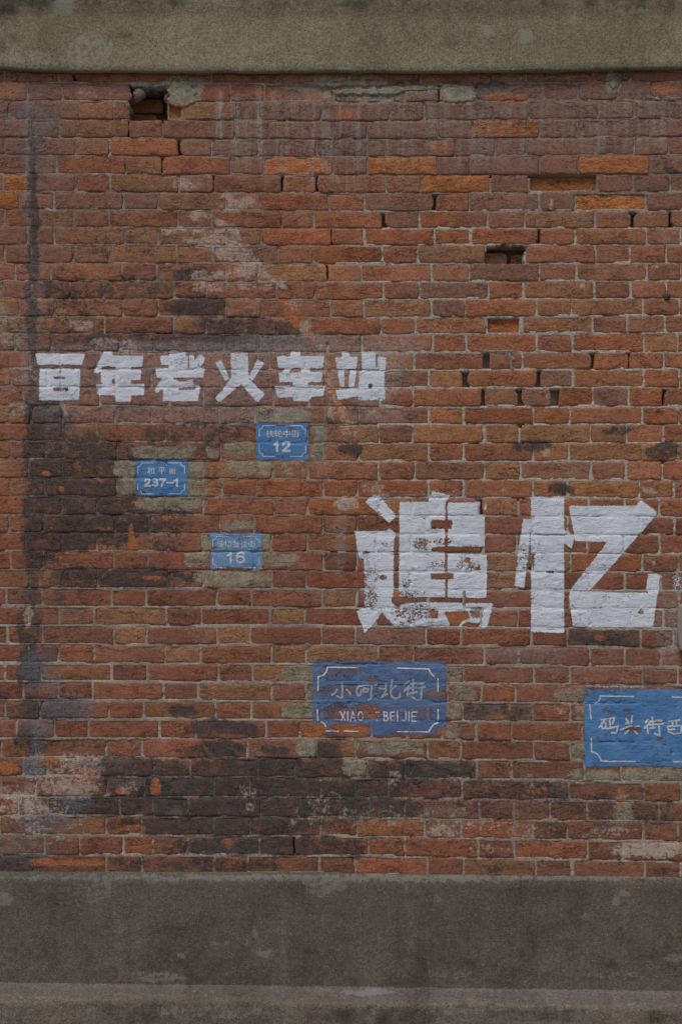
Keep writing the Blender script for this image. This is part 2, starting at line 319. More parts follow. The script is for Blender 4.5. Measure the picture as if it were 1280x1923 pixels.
LIME = [(345, 158, 34, 12, 1.0), (345, 178, 30, 18, 1.0), (690, 180, 70, 13, .9), (620, 165, 90, 8, .8), (860, 178, 34, 16, 1.1), (770, 168, 70, 9, .6), (660, 150, 80, 9, .5), (1150, 155, 14, 18, .9), (1000, 145, 80, 5, .4), (640, 175, 40, 18, .6), (180, 172, 50, 13, .35),
 (530, 780, 60, 13, 1.0), (455, 845, 34, 14, .85), (598, 812, 16, 16, 1.0), (600, 848, 14, 14, 1.0), (470, 880, 50, 13, .85), (545, 880, 36, 12, .55), (400, 850, 14, 9, .7), (310, 848, 56, 12, 1.0), (240, 912, 20, 16, 1.1), (235, 880, 22, 14, .9), (368, 882, 16, 16, 1.0), (368, 915, 22, 16, .9), (320, 945, 60, 13, .95),
 (375, 1050, 24, 15, 1.0), (388, 1017, 8, 16, 1.0), (502, 1018, 10, 16, 1.1), (520, 1050, 38, 13, 1.1), (440, 1088, 68, 15, 1.0), (447, 985, 34, 9, .9), (560, 1265, 30, 14, 1.1), (560, 1333, 32, 14, 1.1), (580, 1298, 7, 16, .9), (850, 1265, 14, 15, 1.1), (868, 1302, 26, 14, .95), (852, 1337, 15, 14, 1.0), (850, 1375, 14, 12, .9),
 (735, 1403, 64, 12, .85), (664, 1440, 24, 14, 1.05), (578, 1403, 22, 14, 1.0), (1068, 1305, 28, 12, 1.0), (1088, 1340, 10, 16, .8), (1082, 1412, 14, 15, .9), (1120, 1457, 50, 14, .85), (1230, 1455, 66, 14, 1.0), (700, 1535, 60, 20, .45), (830, 1535, 60, 22, .40), (600, 1530, 60, 40, .30), (1170, 1520, 20, 30, .6), (1215, 1600, 60, 12, .8), (980, 1465, 60, 16, .25),
 (100, 1440, 60, 30, .35), (80, 1540, 90, 60, .35), (1240, 190, 50, 6, .5), (20, 640, 24, 30, .55), (40, 690, 30, 40, .35), (5, 590, 20, 20, .6), (30, 770, 24, 14, .45), (1060, 270, 40, 40, .2)]
PALE = [(405, 455, 40, 16, .9), (438, 478, 34, 13, .85), (470, 508, 36, 13, .85), (460, 380, 24, 10, .8), (430, 390, 22, 8, .6), (372, 404, 18, 8, .8), (345, 430, 50, 8, .6), (425, 430, 30, 10, .8), (355, 452, 14, 8, .7), (395, 520, 44, 13, .6), (470, 535, 50, 10, .6), (390, 540, 30, 10, .6),
 (155, 610, 22, 10, .95), (200, 643, 26, 8, .7), (240, 650, 20, 14, .5), (530, 530, 14, 8, .6), (550, 570, 16, 12, .6), (575, 615, 12, 14, .6), (345, 345, 30, 12, .5), (700, 915, 26, 10, .6), (720, 935, 14, 10, .7), (650, 945, 22, 14, .85), (655, 800, 18, 20, .5), (625, 770, 12, 18, .6), (610, 690, 8, 20, .4),
 (150, 1440, 45, 24, .65), (130, 1480, 60, 22, .72), (60, 1520, 70, 24, .55), (20, 1500, 34, 24, .5), (70, 1560, 34, 16, .4), (240, 1480, 20, 14, .4), (55, 1155, 7, 22, 1.0), (120, 762, 5, 10, 1.0), (120, 775, 5, 8, .9), (470, 1500, 12, 24, .36), (460, 1480, 8, 14, .45), (550, 1500, 60, 16, .14), (910, 1595, 50, 8, .4), (1220, 1595, 66, 16, .9),
 (770, 1340, 12, 10, .4), (1052, 1337, 9, 8, .9), (1034, 383, 3.5, 9, 1.1), (1031, 745, 5, 6, .7), (1025, 850, 6, 9, .9), (946, 921, 6, 7, .7), (1220, 921, 16, 8, .8), (1226, 498, 7, 4, .9), (1095, 537, 7, 5, .7), (1225, 1056, 5, 5, .7), (700, 780, 18, 10, .4), (760, 270, 40, 16, .15), (800, 560, 60, 20, .12), (620, 1615, 50, 10, .2), (740, 1460, 12, 16, .4), (1140, 1565, 60, 14, .4), (830, 1560, 40, 14, .5), (920, 1550, 60, 10, .3), (990, 1560, 50, 14, .45), (640, 1500, 50, 20, .10)]
OVER = [(400, 655, 330, 14, .34), (400, 715, 340, 55, .20), (700, 700, 60, 60, .34), (740, 650, 60, 20, .30), (330, 775, 260, 18, .22), (560, 640, 120, 14, .25), (800, 930, 140, 8, .15), (1265, 1180, 14, 60, .34), (1245, 1175, 16, 80, .22), (640, 1000, 12, 80, .20), (945, 1060, 30, 100, .06),
 (52, 330, 6, 160, .16), (62, 600, 24, 140, .08), (130, 720, 80, 80, .18), (470, 790, 110, 10, .20), (980, 1228, 80, 14, .16), (1160, 1288, 70, 3, .55), (715, 780, 60, 20, .18), (705, 1120, 160, 12, .10), (600, 860, 14, 60, .10), (60, 1500, 14, 80, .22), (70, 1420, 12, 60, .18), (50, 660, 12, 60, .2)]
ORNG = [(545, 588, 12, 14, 1.0), (560, 605, 14, 12, 1.0), (578, 622, 12, 12, 1.0), (532, 560, 8, 12, .7), (632, 745, 8, 20, .9), (640, 778, 10, 10, 1.0), (652, 800, 12, 12, .8), (246, 1010, 6, 30, 1.0), (200, 990, 22, 7, .45), (230, 975, 12, 8, .5), (87, 889, 8, 5, 1.1), (117, 919, 6, 5, 1.1), (260, 948, 6, 5, 1.0), (290, 1085, 30, 7, .5), (230, 1050, 40, 8, .42), (130, 1045, 40, 10, .5), (330, 975, 60, 8, .45),
 (292, 1478, 11, 17, 1.15), (226, 1485, 10, 8, .9), (240, 1488, 6, 6, .9), (745, 1119, 13, 9, 1.2), (812, 1152, 9, 8, 1.2), (862, 1160, 26, 16, 1.25), (890, 1172, 18, 6, 1.1), (878, 1052, 6, 7, 1.2), (896, 1068, 9, 4, 1.2), (600, 1372, 20, 9, 1.1), (660, 1372, 36, 12, 1.15), (650, 1340, 26, 9, .75), (700, 1335, 22, 9, .9), (690, 1345, 14, 8, .8), (585, 1380, 14, 8, .9), (835, 1375, 14, 10, .8), (700, 1275, 10, 6, .6), (820, 1300, 20, 8, .7),
 (15, 1440, 24, 14, .7), (95, 1430, 20, 10, .8), (160, 1450, 30, 14, .6), (12, 375, 24, 14, .9), (28, 350, 20, 10, .7), (10, 700, 20, 60, .28), (20, 800, 30, 60, .28), (20, 950, 34, 30, .38), (180, 1548, 16, 8, .7), (85, 1620, 30, 9, .8), (160, 1620, 50, 8, .7), (140, 1550, 12, 6, .8), (250, 1555, 30, 8, .6), (430, 1585, 18, 12, .5), (1125, 1196, 14, 10, .6), (945, 1210, 60, 20, .15),
 (1165, 1500, 9, 26, .8), (1180, 1450, 8, 12, .9), (930, 1560, 40, 14, .5), (955, 1310, 6, 30, .8), (935, 1345, 20, 6, .7), (1010, 1485, 40, 10, .5), (1090, 1540, 40, 14, .4), (1110, 150, 8, 8, 1.2), (1245, 168, 26, 9, .8), (950, 183, 46, 8, 1.0), (1175, 610, 60, 10, .3), (1030, 610, 60, 14, .45), (826, 280, 20, 14, .8), (500, 175, 26, 12, .7), (600, 178, 40, 12, .7), (650, 215, 20, 12, .6), (550, 240, 30, 12, .35), (330, 205, 14, 16, .9)]
DRIP = [(560, 250, 130, 90, .9), (412, 220, 6, 60, 1.2), (445, 240, 8, 60, 1.0), (490, 250, 8, 90, 1.1), (800, 240, 300, 70, .6), (1150, 230, 150, 60, .6), (640, 300, 160, 60, .5), (500, 200, 100, 30, .6), (60, 300, 10, 120, .3), (700, 200, 120, 30, .7)]
BLUEG = [(70, 1250, 40, 26, .7), (130, 1330, 60, 24, .75), (75, 1365, 32, 20, .9), (90, 1290, 50, 20, .6), (60, 1435, 24, 18, .8), (190, 1435, 60, 14, .5), (90, 1545, 60, 18, .7), (30, 1600, 80, 30, .5), (110, 1150, 70, 20, .3), (60, 1120, 60, 26, .35), (240, 1470, 40, 18, .5), (140, 1510, 40, 14, .7), (230, 1400, 70, 16, .25), (720, 1405, 50, 14, .2), (900, 165, 50, 12, .5), (1050, 170, 50, 14, .3), (60, 225, 60, 40, .5), (60, 300, 50, 40, .35), (45, 610, 40, 30, .3), (715, 1430, 30, 40, .3)]

def along(pts, n, r, s):
    out = []
    for (xa, ya), (xb, yb) in zip(pts[:-1], pts[1:]):
        for k in range(n): f = k / n; out.append((xa + (xb - xa) * f, ya + (yb - ya) * f, r * 1.2, r, s))
    return out
PALE += along([(375, 400), (430, 425), (455, 470), (500, 512), (540, 545)], 5, 6, .80) + along([(425, 365), (455, 390)], 3, 7, .9) + along([(600, 655), (622, 740), (655, 805)], 6, 7, .55) + along([(355, 455), (420, 470), (480, 500)], 5, 6, .6)
ORNG += along([(535, 560), (556, 590), (583, 632)], 6, 8, 1.1) + along([(610, 690), (628, 745), (656, 808)], 6, 7, .95)
def splat(px, py, lst, warp=9.0, p=2.0):
    wxn = px + (fbm(px / 26, py / 26, 5) - .5) * 2 * warp * 1.3
    wyn = py + (fbm(px / 26, py / 26, 9) - .5) * 2 * warp
    out = np.zeros(px.shape)
    x0, x1, y0, y1 = wxn.min(), wxn.max(), wyn.min(), wyn.max()
    for cx, cy, rx, ry, s in lst:
        if cx - 1.4 * rx > x1 or cx + 1.4 * rx < x0 or cy - 1.4 * ry > y1 or cy + 1.4 * ry < y0: continue
        r = (np.abs((wxn - cx) / rx) ** p + np.abs((wyn - cy) / ry) ** p) ** (1 / p)
        t = np.clip((1.35 - r) / 0.7, 0, 1); out = np.maximum(out, s * t * t * (3 - 2 * t))
    return out
def masks(px, py):
    a = np.stack([splat(px, py, SOOT, 10), splat(px, py, GLAZE, 20), splat(px, py, LIME, 6, 4.0), splat(px, py, PALE, 5)], -1)
    b = np.stack([splat(px, py, OVER, 3), splat(px, py, ORNG, 3), splat(px, py, DRIP, 3), splat(px, py, BLUEG, 10)], -1)
    return a.reshape(-1, 4), b.reshape(-1, 4)

# ------------------------------------------------------------------ brick courses as read off the wall
BED = [(135, 139, 133), (154, 157, 153), (189, 192, 187), (223, 228, 222), (258, 262, 257), (291, 295, 291), (327, 329, 327), (360, 363, 361), (393, 397, 396), (426, 429, 428), (460, 461, 460),
 (494, 496, 494), (527, 530, 527), (561, 563, 560), (594, 597, 592), (626, 629, 625), (659, 662, 661), (692, 696, 693), (726, 730, 727), (761, 764, 764), (795, 797, 797), (828, 833, 832), (863, 867, 866), (897, 901, 902), (932, 935, 936),
 (966, 968, 971), (1000, 1003, 1005), (1035, 1037, 1041), (1070, 1073, 1075), (1105, 1107, 1110), (1139, 1142, 1145), (1175, 1177, 1182), (1210, 1212, 1217), (1246, 1248, 1254), (1280, 1282, 1287), (1315, 1318, 1322), (1350, 1353, 1360),
 (1387, 1388, 1396), (1423, 1425, 1431), (1458, 1461, 1470), (1496, 1498, 1507), (1531, 1536, 1545), (1568, 1571, 1582), (1606, 1607, 1619), (1640, 1642, 1655)]
JOINT = [
 [8, 110, 138, 205, 350, 398, 528, 660, 727, 790, 918, 987, 1115, 1184], [52, 118, 246, 314, 348, 433, 497, 627, 760, 824, 893, 1019, 1086, 1160, 1222], [17, 150, 214, 246, 314, 344, 441, 486, 538, 603, 732, 796, 926, 992, 1121, 1190, 1256],
 [58, 112, 242, 305, 440, 503, 625, 689, 821, 886, 1013, 1082, 1220], [10, 62, 143, 207, 335, 398, 485, 527, 595, 690, 722, 855, 930, 988, 1118, 1190, 1255], [50, 107, 236, 302, 433, 495, 625, 690, 820, 882, 1012, 1083, 1218],
 [8, 57, 143, 208, 335, 400, 529, 593, 724, 790, 920, 992, 1122, 1189, 1258], [37, 102, 232, 297, 425, 489, 617, 684, 815, 881, 1012, 1080, 1212], [10, 57, 140, 205, 335, 398, 528, 590, 719, 787, 916, 985, 1117, 1187, 1256],
 [52, 103, 235, 298, 425, 490, 621, 684, 815, 884, 1015, 1080, 1212], [10, 60, 138, 205, 332, 400, 523, 588, 717, 784, 912, 985, 1117, 1182, 1250], [30, 97, 230, 295, 424, 485, 615, 678, 811, 880, 1012, 1082, 1214],
 [2, 60, 132, 195, 327, 388, 520, 590, 720, 787, 917, 982, 1115, 1184, 1251], [37, 103, 230, 298, 425, 490, 620, 683, 811, 873, 1007, 1072, 1208], [4, 133, 198, 327, 388, 520, 583, 714, 781, 912, 979, 1112, 1178, 1248],
 [28, 97, 225, 290, 420, 485, 615, 679, 812, 876, 1008, 1074, 1208], [58, 114, 183, 312, 377, 507, 573, 712, 777, 912, 980, 1113, 1180, 1246], [22, 90, 150, 218, 285, 415, 480, 610, 674, 806, 873, 1010, 1075, 1209],
 [45, 113, 187, 318, 383, 513, 580, 712, 776, 907, 976, 1040, 1112, 1180, 1245], [20, 58, 118, 215, 285, 413, 480, 610, 674, 805, 870, 1001, 1070, 1205], [118, 182, 312, 383, 513, 578, 711, 775, 909, 976, 1108, 1175, 1245],
 [21, 87, 220, 288, 415, 482, 607, 673, 805, 870, 1001, 1067, 1204], [55, 118, 183, 313, 383, 512, 579, 710, 779, 910, 977, 1109, 1175, 1242], [19, 85, 220, 287, 417, 482, 607, 671, 804, 871, 1000, 1066, 1200],
 [50, 117, 182, 312, 382, 515, 578, 711, 775, 904, 972, 1105, 1172, 1237], [18, 82, 215, 281, 412, 478, 606, 670, 800, 870, 1000, 1065, 1200], [50, 117, 182, 315, 379, 510, 577, 705, 772, 907, 970, 1102, 1170, 1237],
 [20, 82, 215, 278, 410, 478, 607, 670, 805, 870, 1002, 1071, 1205], [57, 118, 184, 316, 382, 511, 576, 708, 772, 905, 970, 1105, 1173, 1240], [13, 81, 210, 275, 408, 472, 605, 670, 804, 871, 1000, 1070, 1205],
 [55, 112, 178, 313, 378, 508, 573, 705, 770, 902, 972, 1108, 1181, 1245], [16, 81, 214, 276, 408, 471, 603, 668, 800, 865, 997, 1064, 1202], [55, 111, 178, 311, 378, 511, 576, 710, 776, 910, 974, 1107, 1173, 1240],
 [11, 78, 211, 277, 410, 474, 605, 672, 805, 870, 1002, 1071, 1205, 1272], [45, 110, 175, 308, 373, 510, 574, 705, 772, 840, 904, 967, 1097, 1165, 1235], [11, 75, 205, 271, 405, 473, 604, 668, 802, 868, 1001, 1070, 1205],
 [33, 103, 168, 300, 367, 500, 563, 697, 765, 830, 894, 960, 1092, 1160, 1225], [3, 68, 201, 268, 398, 465, 595, 668, 802, 865, 1002, 1070, 1200, 1262], [45, 91, 160, 290, 357, 485, 554, 691, 759, 895, 961, 1097, 1165],
 [2, 68, 202, 272, 402, 470, 603, 668, 730, 867, 999, 1067, 1208, 1278], [35, 91, 225, 288, 356, 490, 558, 695, 761, 899, 964, 1032, 1102, 1238], [65, 200, 267, 402, 470, 603, 670, 798, 865, 1000, 1065, 1207, 1272],
 [85, 150, 232, 288, 354, 487, 558, 692, 760, 898, 964, 1102, 1170], [65, 200, 267, 403, 465, 600, 667, 803, 870, 1006, 1074, 1210]]
def bedy(k, x):
    a, b, c = BED[k]; x = np.clip(x, -60, 1340)
    return np.where(x < 640, a + (b - a) * x / 640.0, b + (c - b) * (x - 640) / 640.0)
XL, XR = -430.0, 1710.0
def extend(js):
    js = list(js)
    last = (js[-1] - js[-2]) > 95
    while js[-1] < XR: js.append(js[-1] + (66 if last else 132) + random.uniform(-3, 3)); last = not last
    first = (js[1] - js[0]) > 95
    while js[0] > XL: js.insert(0, js[0] - (66 if first else 132) - random.uniform(-3, 3)); first = not first
    return js
JX = [extend(j) for j in JOINT]

# open joints (no mortar): course index, x0, x1 ; missing bricks: (x0, x1, y0, y1, depth)
GAPS = [(7, 813, 819), (8, 715, 723), (8, 1184, 1190), (8, 1254, 1260), (16, 906, 919), (17, 867, 878), (17, 1007, 1015), (18, 903, 911), (18, 972, 980), (18, 1035, 1049), (18, 1243, 1248), (24, 899, 906), (9, 1010, 1014), (16, 1110, 1115), (16, 1178, 1182), (6, 399, 402), (4, 334, 338), (4, 1232, 1235), (5, 302, 305), (0, 137, 141), (3, 241, 243), (6, 528, 531), (6, 592, 595), (9, 620, 623), (11, 613, 616), (17, 0, 0), (42, 550.5, 553), (27, 997, 1001)]
HOLES = [(246, 315, 162, 231, 0.105), (912, 984, 463, 499, 0.055)]
BEDGAPS = [(680, 694, 1038, 1042), (972, 984, 798, 801), (960, 985, 936, 939), (1232, 1252, 866, 869), (880, 900, 831, 835), (356, 400, 362, 365), (1025, 1038, 1072, 1075), (905, 1120, 330, 332), (820, 826, 164, 192), (893, 915, 163, 165), (620, 634, 1037, 1041)]

# per brick looks: (x, y, kind)
O, R_, B_, P_, D_, G_ = 'orange', 'rust', 'ochre', 'plum', 'dark', 'grey'
LOOK = {}
def look_at(lst, kind):
    for p in lst: LOOK[p] = kind
look_at([(558, 312), (755, 314), (1150, 309), (855, 347), (1055, 347), (1147, 378), (20, 378), (20, 343), (950, 244), (945, 613), (330, 208)], O)
look_at([(530, 345), (550, 378), (610, 345), (660, 380), (850, 380), (560, 445), (800, 412), (675, 412), (950, 412), (370, 310), (270, 275), (270, 410), (740, 445), (20, 970), (20, 405), (1010, 445), (1245, 710), (1010, 775), (950, 775), (1200, 745), (1075, 745), (1000, 710), (950, 577), (750, 445), (640, 480), (240, 1552), (735, 1555), (700, 1625), (780, 1595), (855, 1595), (735, 1625), (870, 1560), (695, 1590), (1000, 1590), (1100, 1590), (432, 1624), (260, 1588), (950, 645), (640, 412), (740, 480), (300, 145), (170, 145), (910, 145), (820, 146), (720, 146), (870, 645), (110, 960), (45, 950), (180, 880), (660, 912), (560, 912), (480, 912), (855, 778), (1100, 645), (850, 445), (190, 310), (640, 1590), (990, 720), (470, 412), (600, 1370), (670, 1370), (1245, 780), (1075, 1058), (1150, 1058), (780, 925), (700, 960), (600, 610)], R_)
look_at([(185, 208), (370, 208), (175, 242), (200, 275), (150, 310), (270, 310), (265, 345), (340, 145), (190, 205), (260, 410), (270, 445), (170, 445), (340, 478), (470, 445), (90, 612), (60, 612), (540, 514), (180, 577), (600, 378), (300, 378), (460, 415), (850, 480), (780, 477), (800, 577), (1160, 577), (940, 1090), (955, 1057), (280, 1157), (1070, 810), (930, 810), (460, 1190), (560, 1230), (560, 1157), (700, 1230), (480, 1262), (250, 1190), (700, 830), (760, 1552), (680, 1552), (770, 850), (950, 880), (1180, 850), (1060, 980), (1060, 1052), (590, 514), (1000, 577), (1060, 610), (340, 1230), (430, 1300)], B_)
look_at([(80, 172), (168, 175), (60, 205), (170, 240), (60, 240), (60, 275), (40, 275), (60, 310), (60, 345), (365, 345), (370, 275), (460, 277), (40, 410), (1115, 380), (1040, 380), (760, 412), (840, 577), (1230, 445), (700, 1190), (520, 480), (400, 478), (1000, 512), (790, 880), (1040, 712), (1005, 745), (1170, 745), (850, 545), (760, 380), (300, 380), (240, 380), (170, 380), (1080, 880), (900, 380)], P_)
look_at([(1120, 1200), (960, 1340), (500, 1440), (400, 1475), (640, 1475), (560, 1475), (300, 1510), (560, 1510), (820, 1445), (1040, 1475), (100, 1230), (590, 1590), (450, 1590)], D_)
PAL = {O: (0.385, 0.150, 0.060), R_: (0.285, 0.112, 0.063), B_: (0.265, 0.135, 0.078), P_: (0.225, 0.118, 0.090), D_: (0.140, 0.090, 0.072), G_: (0.26, 0.235, 0.18)}
def brick_look(x0, x1, y0, y1):
    for (x, y), k in LOOK.items():
        if x0 < x < x1 and y0 < y < y1: return k
    return None
RECESS = [(1055, 346, 0.020), (945, 613, 0.016), (330, 208, 0.014), (1147, 378, .003), (858, 178, -.002), (680, 180, 0.004), (600, 178, .006)]

wall = thing('brick_wall', 'tall weathered red brick wall between a concrete band and a dark plinth', 'wall')

def brick_geo(c, x0, x1, depth=0.055, coarse=False, d_extra=0.0, force=None, ext_y=None):
    """one brick of course c between joints x0 and x1, irregular front with rounded arrises; returns verts, faces, attributes"""
    xm = 0.5 * (x0 + x1); jx0, jx1 = x0, x1
    ya, yb = (ext_y if ext_y else (float(bedy(c, xm)), float(bedy(c + 1, xm))))
    seed = int(abs(x0) * 7 + c * 131) & 0xffff
    rs = np.random.default_rng(seed)
    gv = 1.3 if c < 7 else 1.5
    gb = 1.0 if c < 28 else (1.9 if c < 36 else 1.2)
    jl, jr = rs.uniform(-0.7, 0.9, 2)
    kind = force or brick_look(x0, x1, ya, yb)
    if kind is None:
        r = rs.random()
        base = np.array((0.250, 0.110, 0.073))
        if xm > 560 and 330 < ya < 960: base = np.array((0.265, 0.116, 0.072))
        if ya > 940: base = np.array((0.230, 0.096, 0.063))
        if ya > 1390: base = np.array((0.205, 0.090, 0.060))
        if r < .14: base = base * (0.88, 0.92, 1.0)
        elif r < .40: base = base * (1.04, 1.14, 1.02)
        elif r < .52: base = 0.6 * base + 0.4 * np.array(PAL[P_])
        elif r < .60: base = 0.6 * base + 0.4 * np.array(PAL[R_])
    else: base = np.array(PAL[kind])
    base = base * ((1.36, 1.28, 1.06) if (xm > 480 and 330 < ya < 960) else (1.24, 1.20, 1.08)) * (1 + rs.normal(0, .065)) * (1 + rs.normal(0, .02, 3))
    rough = 1.0 if kind == O else (0.55 if kind in (R_, B_) else 0.2 + 0.4 * rs.random() ** 2)
    st = 9.0 if coarse else 4.6
    if ext_y is None:
        for gc, ga, gb_ in GAPS:
            if gc == c and abs(jx0 - .5 * (ga + gb_)) < 9: x0 = gb_ - gv
            if gc == c and abs(jx1 - .5 * (ga + gb_)) < 9: x1 = ga + gv
    W = (x1 - gv) - (x0 + gv)
    nx = max(4, int(W / st)); nz = 3 if coarse else 5
    us = np.concatenate([[0, 1.6 / W], np.linspace(4.0 / W, 1 - 4.0 / W, nx), [1 - 1.6 / W, 1]])
    vs_ = np.concatenate([[0, .055], np.linspace(.15, .85, nz), [.945, 1]])
    us = np.concatenate([[0], us, [1]]); vs_ = np.concatenate([[0], vs_, [1]])
    U, V = np.meshgrid(us, vs_)
    X = x0 + gv + jl + U * (W - jl + jr)
    yt = bedy(c, X) if ext_y is None else np.full(X.shape, ya); ybm = bedy(c + 1, X) if ext_y is None else np.full(X.shape, yb)
    wob = lambda s_: (fbm(X / 17, V * 0 + s_ + c * 3.1, seed % 97, 3) - .5)
    hf = lambda s_: (fbm(X / 5, V * 0 + s_ + c * 1.7, seed % 89, 2) - .5)
    yt = yt + gb + wob(1.3) * 3.8 + hf(2.2) * 1.6; ybm = ybm - gb + wob(7.7) * 3.8 + hf(5.2) * 1.8
    Y = yt + V * (ybm - yt)
    eu = (fbm(V * 2.2 + c, U * 0 + x0 * .37, 31, 3) - .5) * 4.0
    X = X + eu * np.where(U < .5, 1, 1) * (np.abs(U - .5) * 2) ** 3
    # corner chips
    for (cu, cv) in ((0, 0), (1, 0), (0, 1), (1, 1)):
        if rs.random() < 0.55:
            s_ = rs.uniform(.5, 3.2) + (rs.uniform(1, 4) if (cu == 0 and x0 - jx0 > .8) or (cu == 1 and jx1 - x1 > .8) else 0); du = np.abs(U - cu) * W; dv = np.abs(V - cv) * (yb - ya)
            f = np.clip(1 - np.hypot(du, dv) / 9, 0, 1)
            X = X + f * s_ * (1 if cu == 0 else -1); Y = Y + f * s_ * .6 * (1 if cv == 0 else -1)
    rec = d_extra + rs.normal(0, .0008)
    for rx_, ry_, rd in RECESS:
        if x0 < rx_ < x1 and ya < ry_ < yb: rec += rd
    eu_ = np.minimum(U, 1 - U) * W; ev_ = np.minimum(V, 1 - V) * (yb - ya - 2 * gb)
    e = np.minimum(eu_, ev_)
    rnd = 0.0026 * np.exp(-e / 1.1)
    amp = 0.0009 + 0.0034 * rough ** 1.5
    rel = (fbm(X / 13, Y / 7 + seed, seed % 53, 4) - .5) * 2 * amp + (fbm(X / 5.0, Y / 3.6, 3, 2) - .5) * 0.0010
    tilt = (U - .5) * rs.normal(0, .0009) + (V - .5) * rs.normal(0, .0009)
    # a flake off one edge
    if rs.random() < .22 + .3 * (rough > .5):
        fv = rs.choice([0, 1]); fu = rs.uniform(.1, .9); fl = rs.uniform(8, 26)
        f = np.clip(1.1 - np.hypot((U - fu) * W / fl, (V - fv) * (yb - ya) / 9), 0, 1)
        rel = rel + f * rs.uniform(.002, .005)
    Yd = rec + rnd + np.maximum(rel, -0.0022) + tilt
    Yd[0, :] = depth + rec; Yd[-1, :] = depth + rec; Yd[:, 0] = depth + rec; Yd[:, -1] = depth + rec
    ny_, nx_ = U.shape
    verts = np.stack([wx(X), Yd, wz(Y)], -1).reshape(-1, 3)
    a, b = masks(X, Y)
    if force is not None and d_extra > 0.02: a = a * 0; b = b * 0
    n = len(verts)
    tint = np.tile(np.array([*base, rough]), (n, 1))
    shift = np.tile(np.array([seed % 17, seed % 5, seed % 29, 1.0]) * 1.37, (n, 1))
    return verts, grid_faces(nx_, ny_), dict(tint=tint, shift=shift, mask_a=a, mask_b=b)

bricks = []
for c in range(44):
    js = JX[c]
    for i in range(len(js) - 1):
        x0, x1 = js[i], js[i + 1]; xm = .5 * (x0 + x1)
        if x1 - x0 < 16: continue
        ya, yb = float(bedy(c, xm)), float(bedy(c + 1, xm)); ym = .5 * (ya + yb)
        if any(h[0] - 4 < x0 and x1 < h[1] + 4 and h[2] - 8 < ym < h[3] + 8 for h in HOLES): continue
        if c == 1 and 310 < xm < 350: continue            # mortared-up place beside the hole
        shown = min(x1, 1280) - max(x0, 0)
        bricks.append((shown * (yb - ya) if shown > 0 else -1, c, x0, x1))
bricks.sort(key=lambda t: -t[0])
tmp_v, tmp_f, tmp_n = [], [], 0            # for draping the paint afterwards
st_v, st_f, st_a, st_n = [], [], [], 0
for k, (area, c, x0, x1) in enumerate(bricks):
    out = area < 0 and (x1 < -40 or x0 > 1320)
    near = any(h[0] - 150 < .5 * (x0 + x1) < h[1] + 150 and h[2] - 40 < float(bedy(c, x0)) + 15 < h[3] + 40 for h in HOLES)
    v, f, at = brick_geo(c, x0, x1, 0.11 if near else 0.05, out)
    tmp_v.append(v); tmp_f.append(f + tmp_n); tmp_n += len(v)
    if k < 300:
        o = link('brick', v, f, M_BRICK, wall, True, at)
    else:
        st_v.append(v); st_f.append(f + st_n); st_a.append(at); st_n += len(v)
o = link('smaller_bricks', np.concatenate(st_v), np.concatenate(st_f), M_BRICK, wall, True, {k: np.concatenate([a[k] for a in st_a]) for k in st_a[0]})
o['kind'] = 'stuff'

# bricks seen deep inside the two holes
inner = [(236, 300, 170, 197, .095), (304, 345, 166, 197, .098), (228, 292, 202, 229, .080), (296, 340, 205, 234, .092), (262, 330, 140, 165, .1), (905, 955, 471, 496, .036), (958, 992, 474, 502, .042), (900, 990, 452, 467, .026)]
for (x0, x1, y0, y1, dd) in inner:
    v, f, at = brick_geo(1, x0, x1, 0.05, False, dd, P_ if x0 > 800 else B_, (y0, y1))
    link('inner_brick', v, f, M_BRICK, wall, True, at)

# mortar bed: one continuous irregular sheet a little behind the brick faces
step = 2.5
gx = np.concatenate([np.arange(XL, -30, 12), np.arange(-30, 1310, step), np.arange(1310, XR + 12, 12)])
gy = np.arange(120, 1664, step)
GX, GY = np.meshgrid(gx, gy)
dep = 0.0019 + (fbm(GX / 30, GY / 24, 41, 4) - .5) * 0.0036 + (fbm(GX / 6, GY / 5, 44, 3) - .5) * 0.0018
dep = dep + np.where(GY < 350, 0.0004, 0) - np.where(GY > 1080, 0.0010, 0)
# patchy loss of pointing
loss = np.clip((fbm(GX / 44, GY / 15, 77, 4) - .60) * 9, 0, 1); dep = dep + loss * 0.0042
def under(k_, x0, x1):         # the sheet dips behind each brick so that only the joints show
    rec = 0.0
    for rx_, ry_, rd in RECESS:
        if x0 < rx_ < x1 and float(bedy(k_, .5 * (x0 + x1))) < ry_ < float(bedy(k_ + 1, .5 * (x0 + x1))): rec = max(rec, rd)
    i0, i1 = np.searchsorted(gx, x0 + 4.0), np.searchsorted(gx, x1 - 4.0)
    j0, j1 = np.searchsorted(gy, float(bedy(k_, .5 * (x0 + x1))) - 8), np.searchsorted(gy, float(bedy(k_ + 1, .5 * (x0 + x1))) + 8)
    sub = (slice(j0, j1), slice(i0, i1)); m = (GY[sub] > bedy(k_, GX[sub]) + 4.4) & (GY[sub] < bedy(k_ + 1, GX[sub]) - 4.4)
    dep[sub] = np.where(m, 0.014 + rec, dep[sub])
for _, k_, x0_, x1_ in bricks: under(k_, x0_, x1_)
mt = np.zeros(GX.shape + (4,))
cidx = np.zeros(GX.shape, int)
for k in range(1, 44): cidx += (GY > bedy(k, GX)).astype(int)
for c, a_, b_ in GAPS:
    m = (cidx == c) & (GX > a_ - 3.5) & (GX < b_ + 3.5) & (GY > bedy(c, GX) + 3.2) & (GY < bedy(c + 1, GX) - 3.0)
    dep = np.where(m, 0.045, dep)
for a_, b_, c_, d_ in BEDGAPS:
    m = (GX > a_) & (GX < b_) & (GY > c_ - 1.6) & (GY < d_ + 1.6); dep = np.where(m, np.maximum(dep, 0.02), dep)
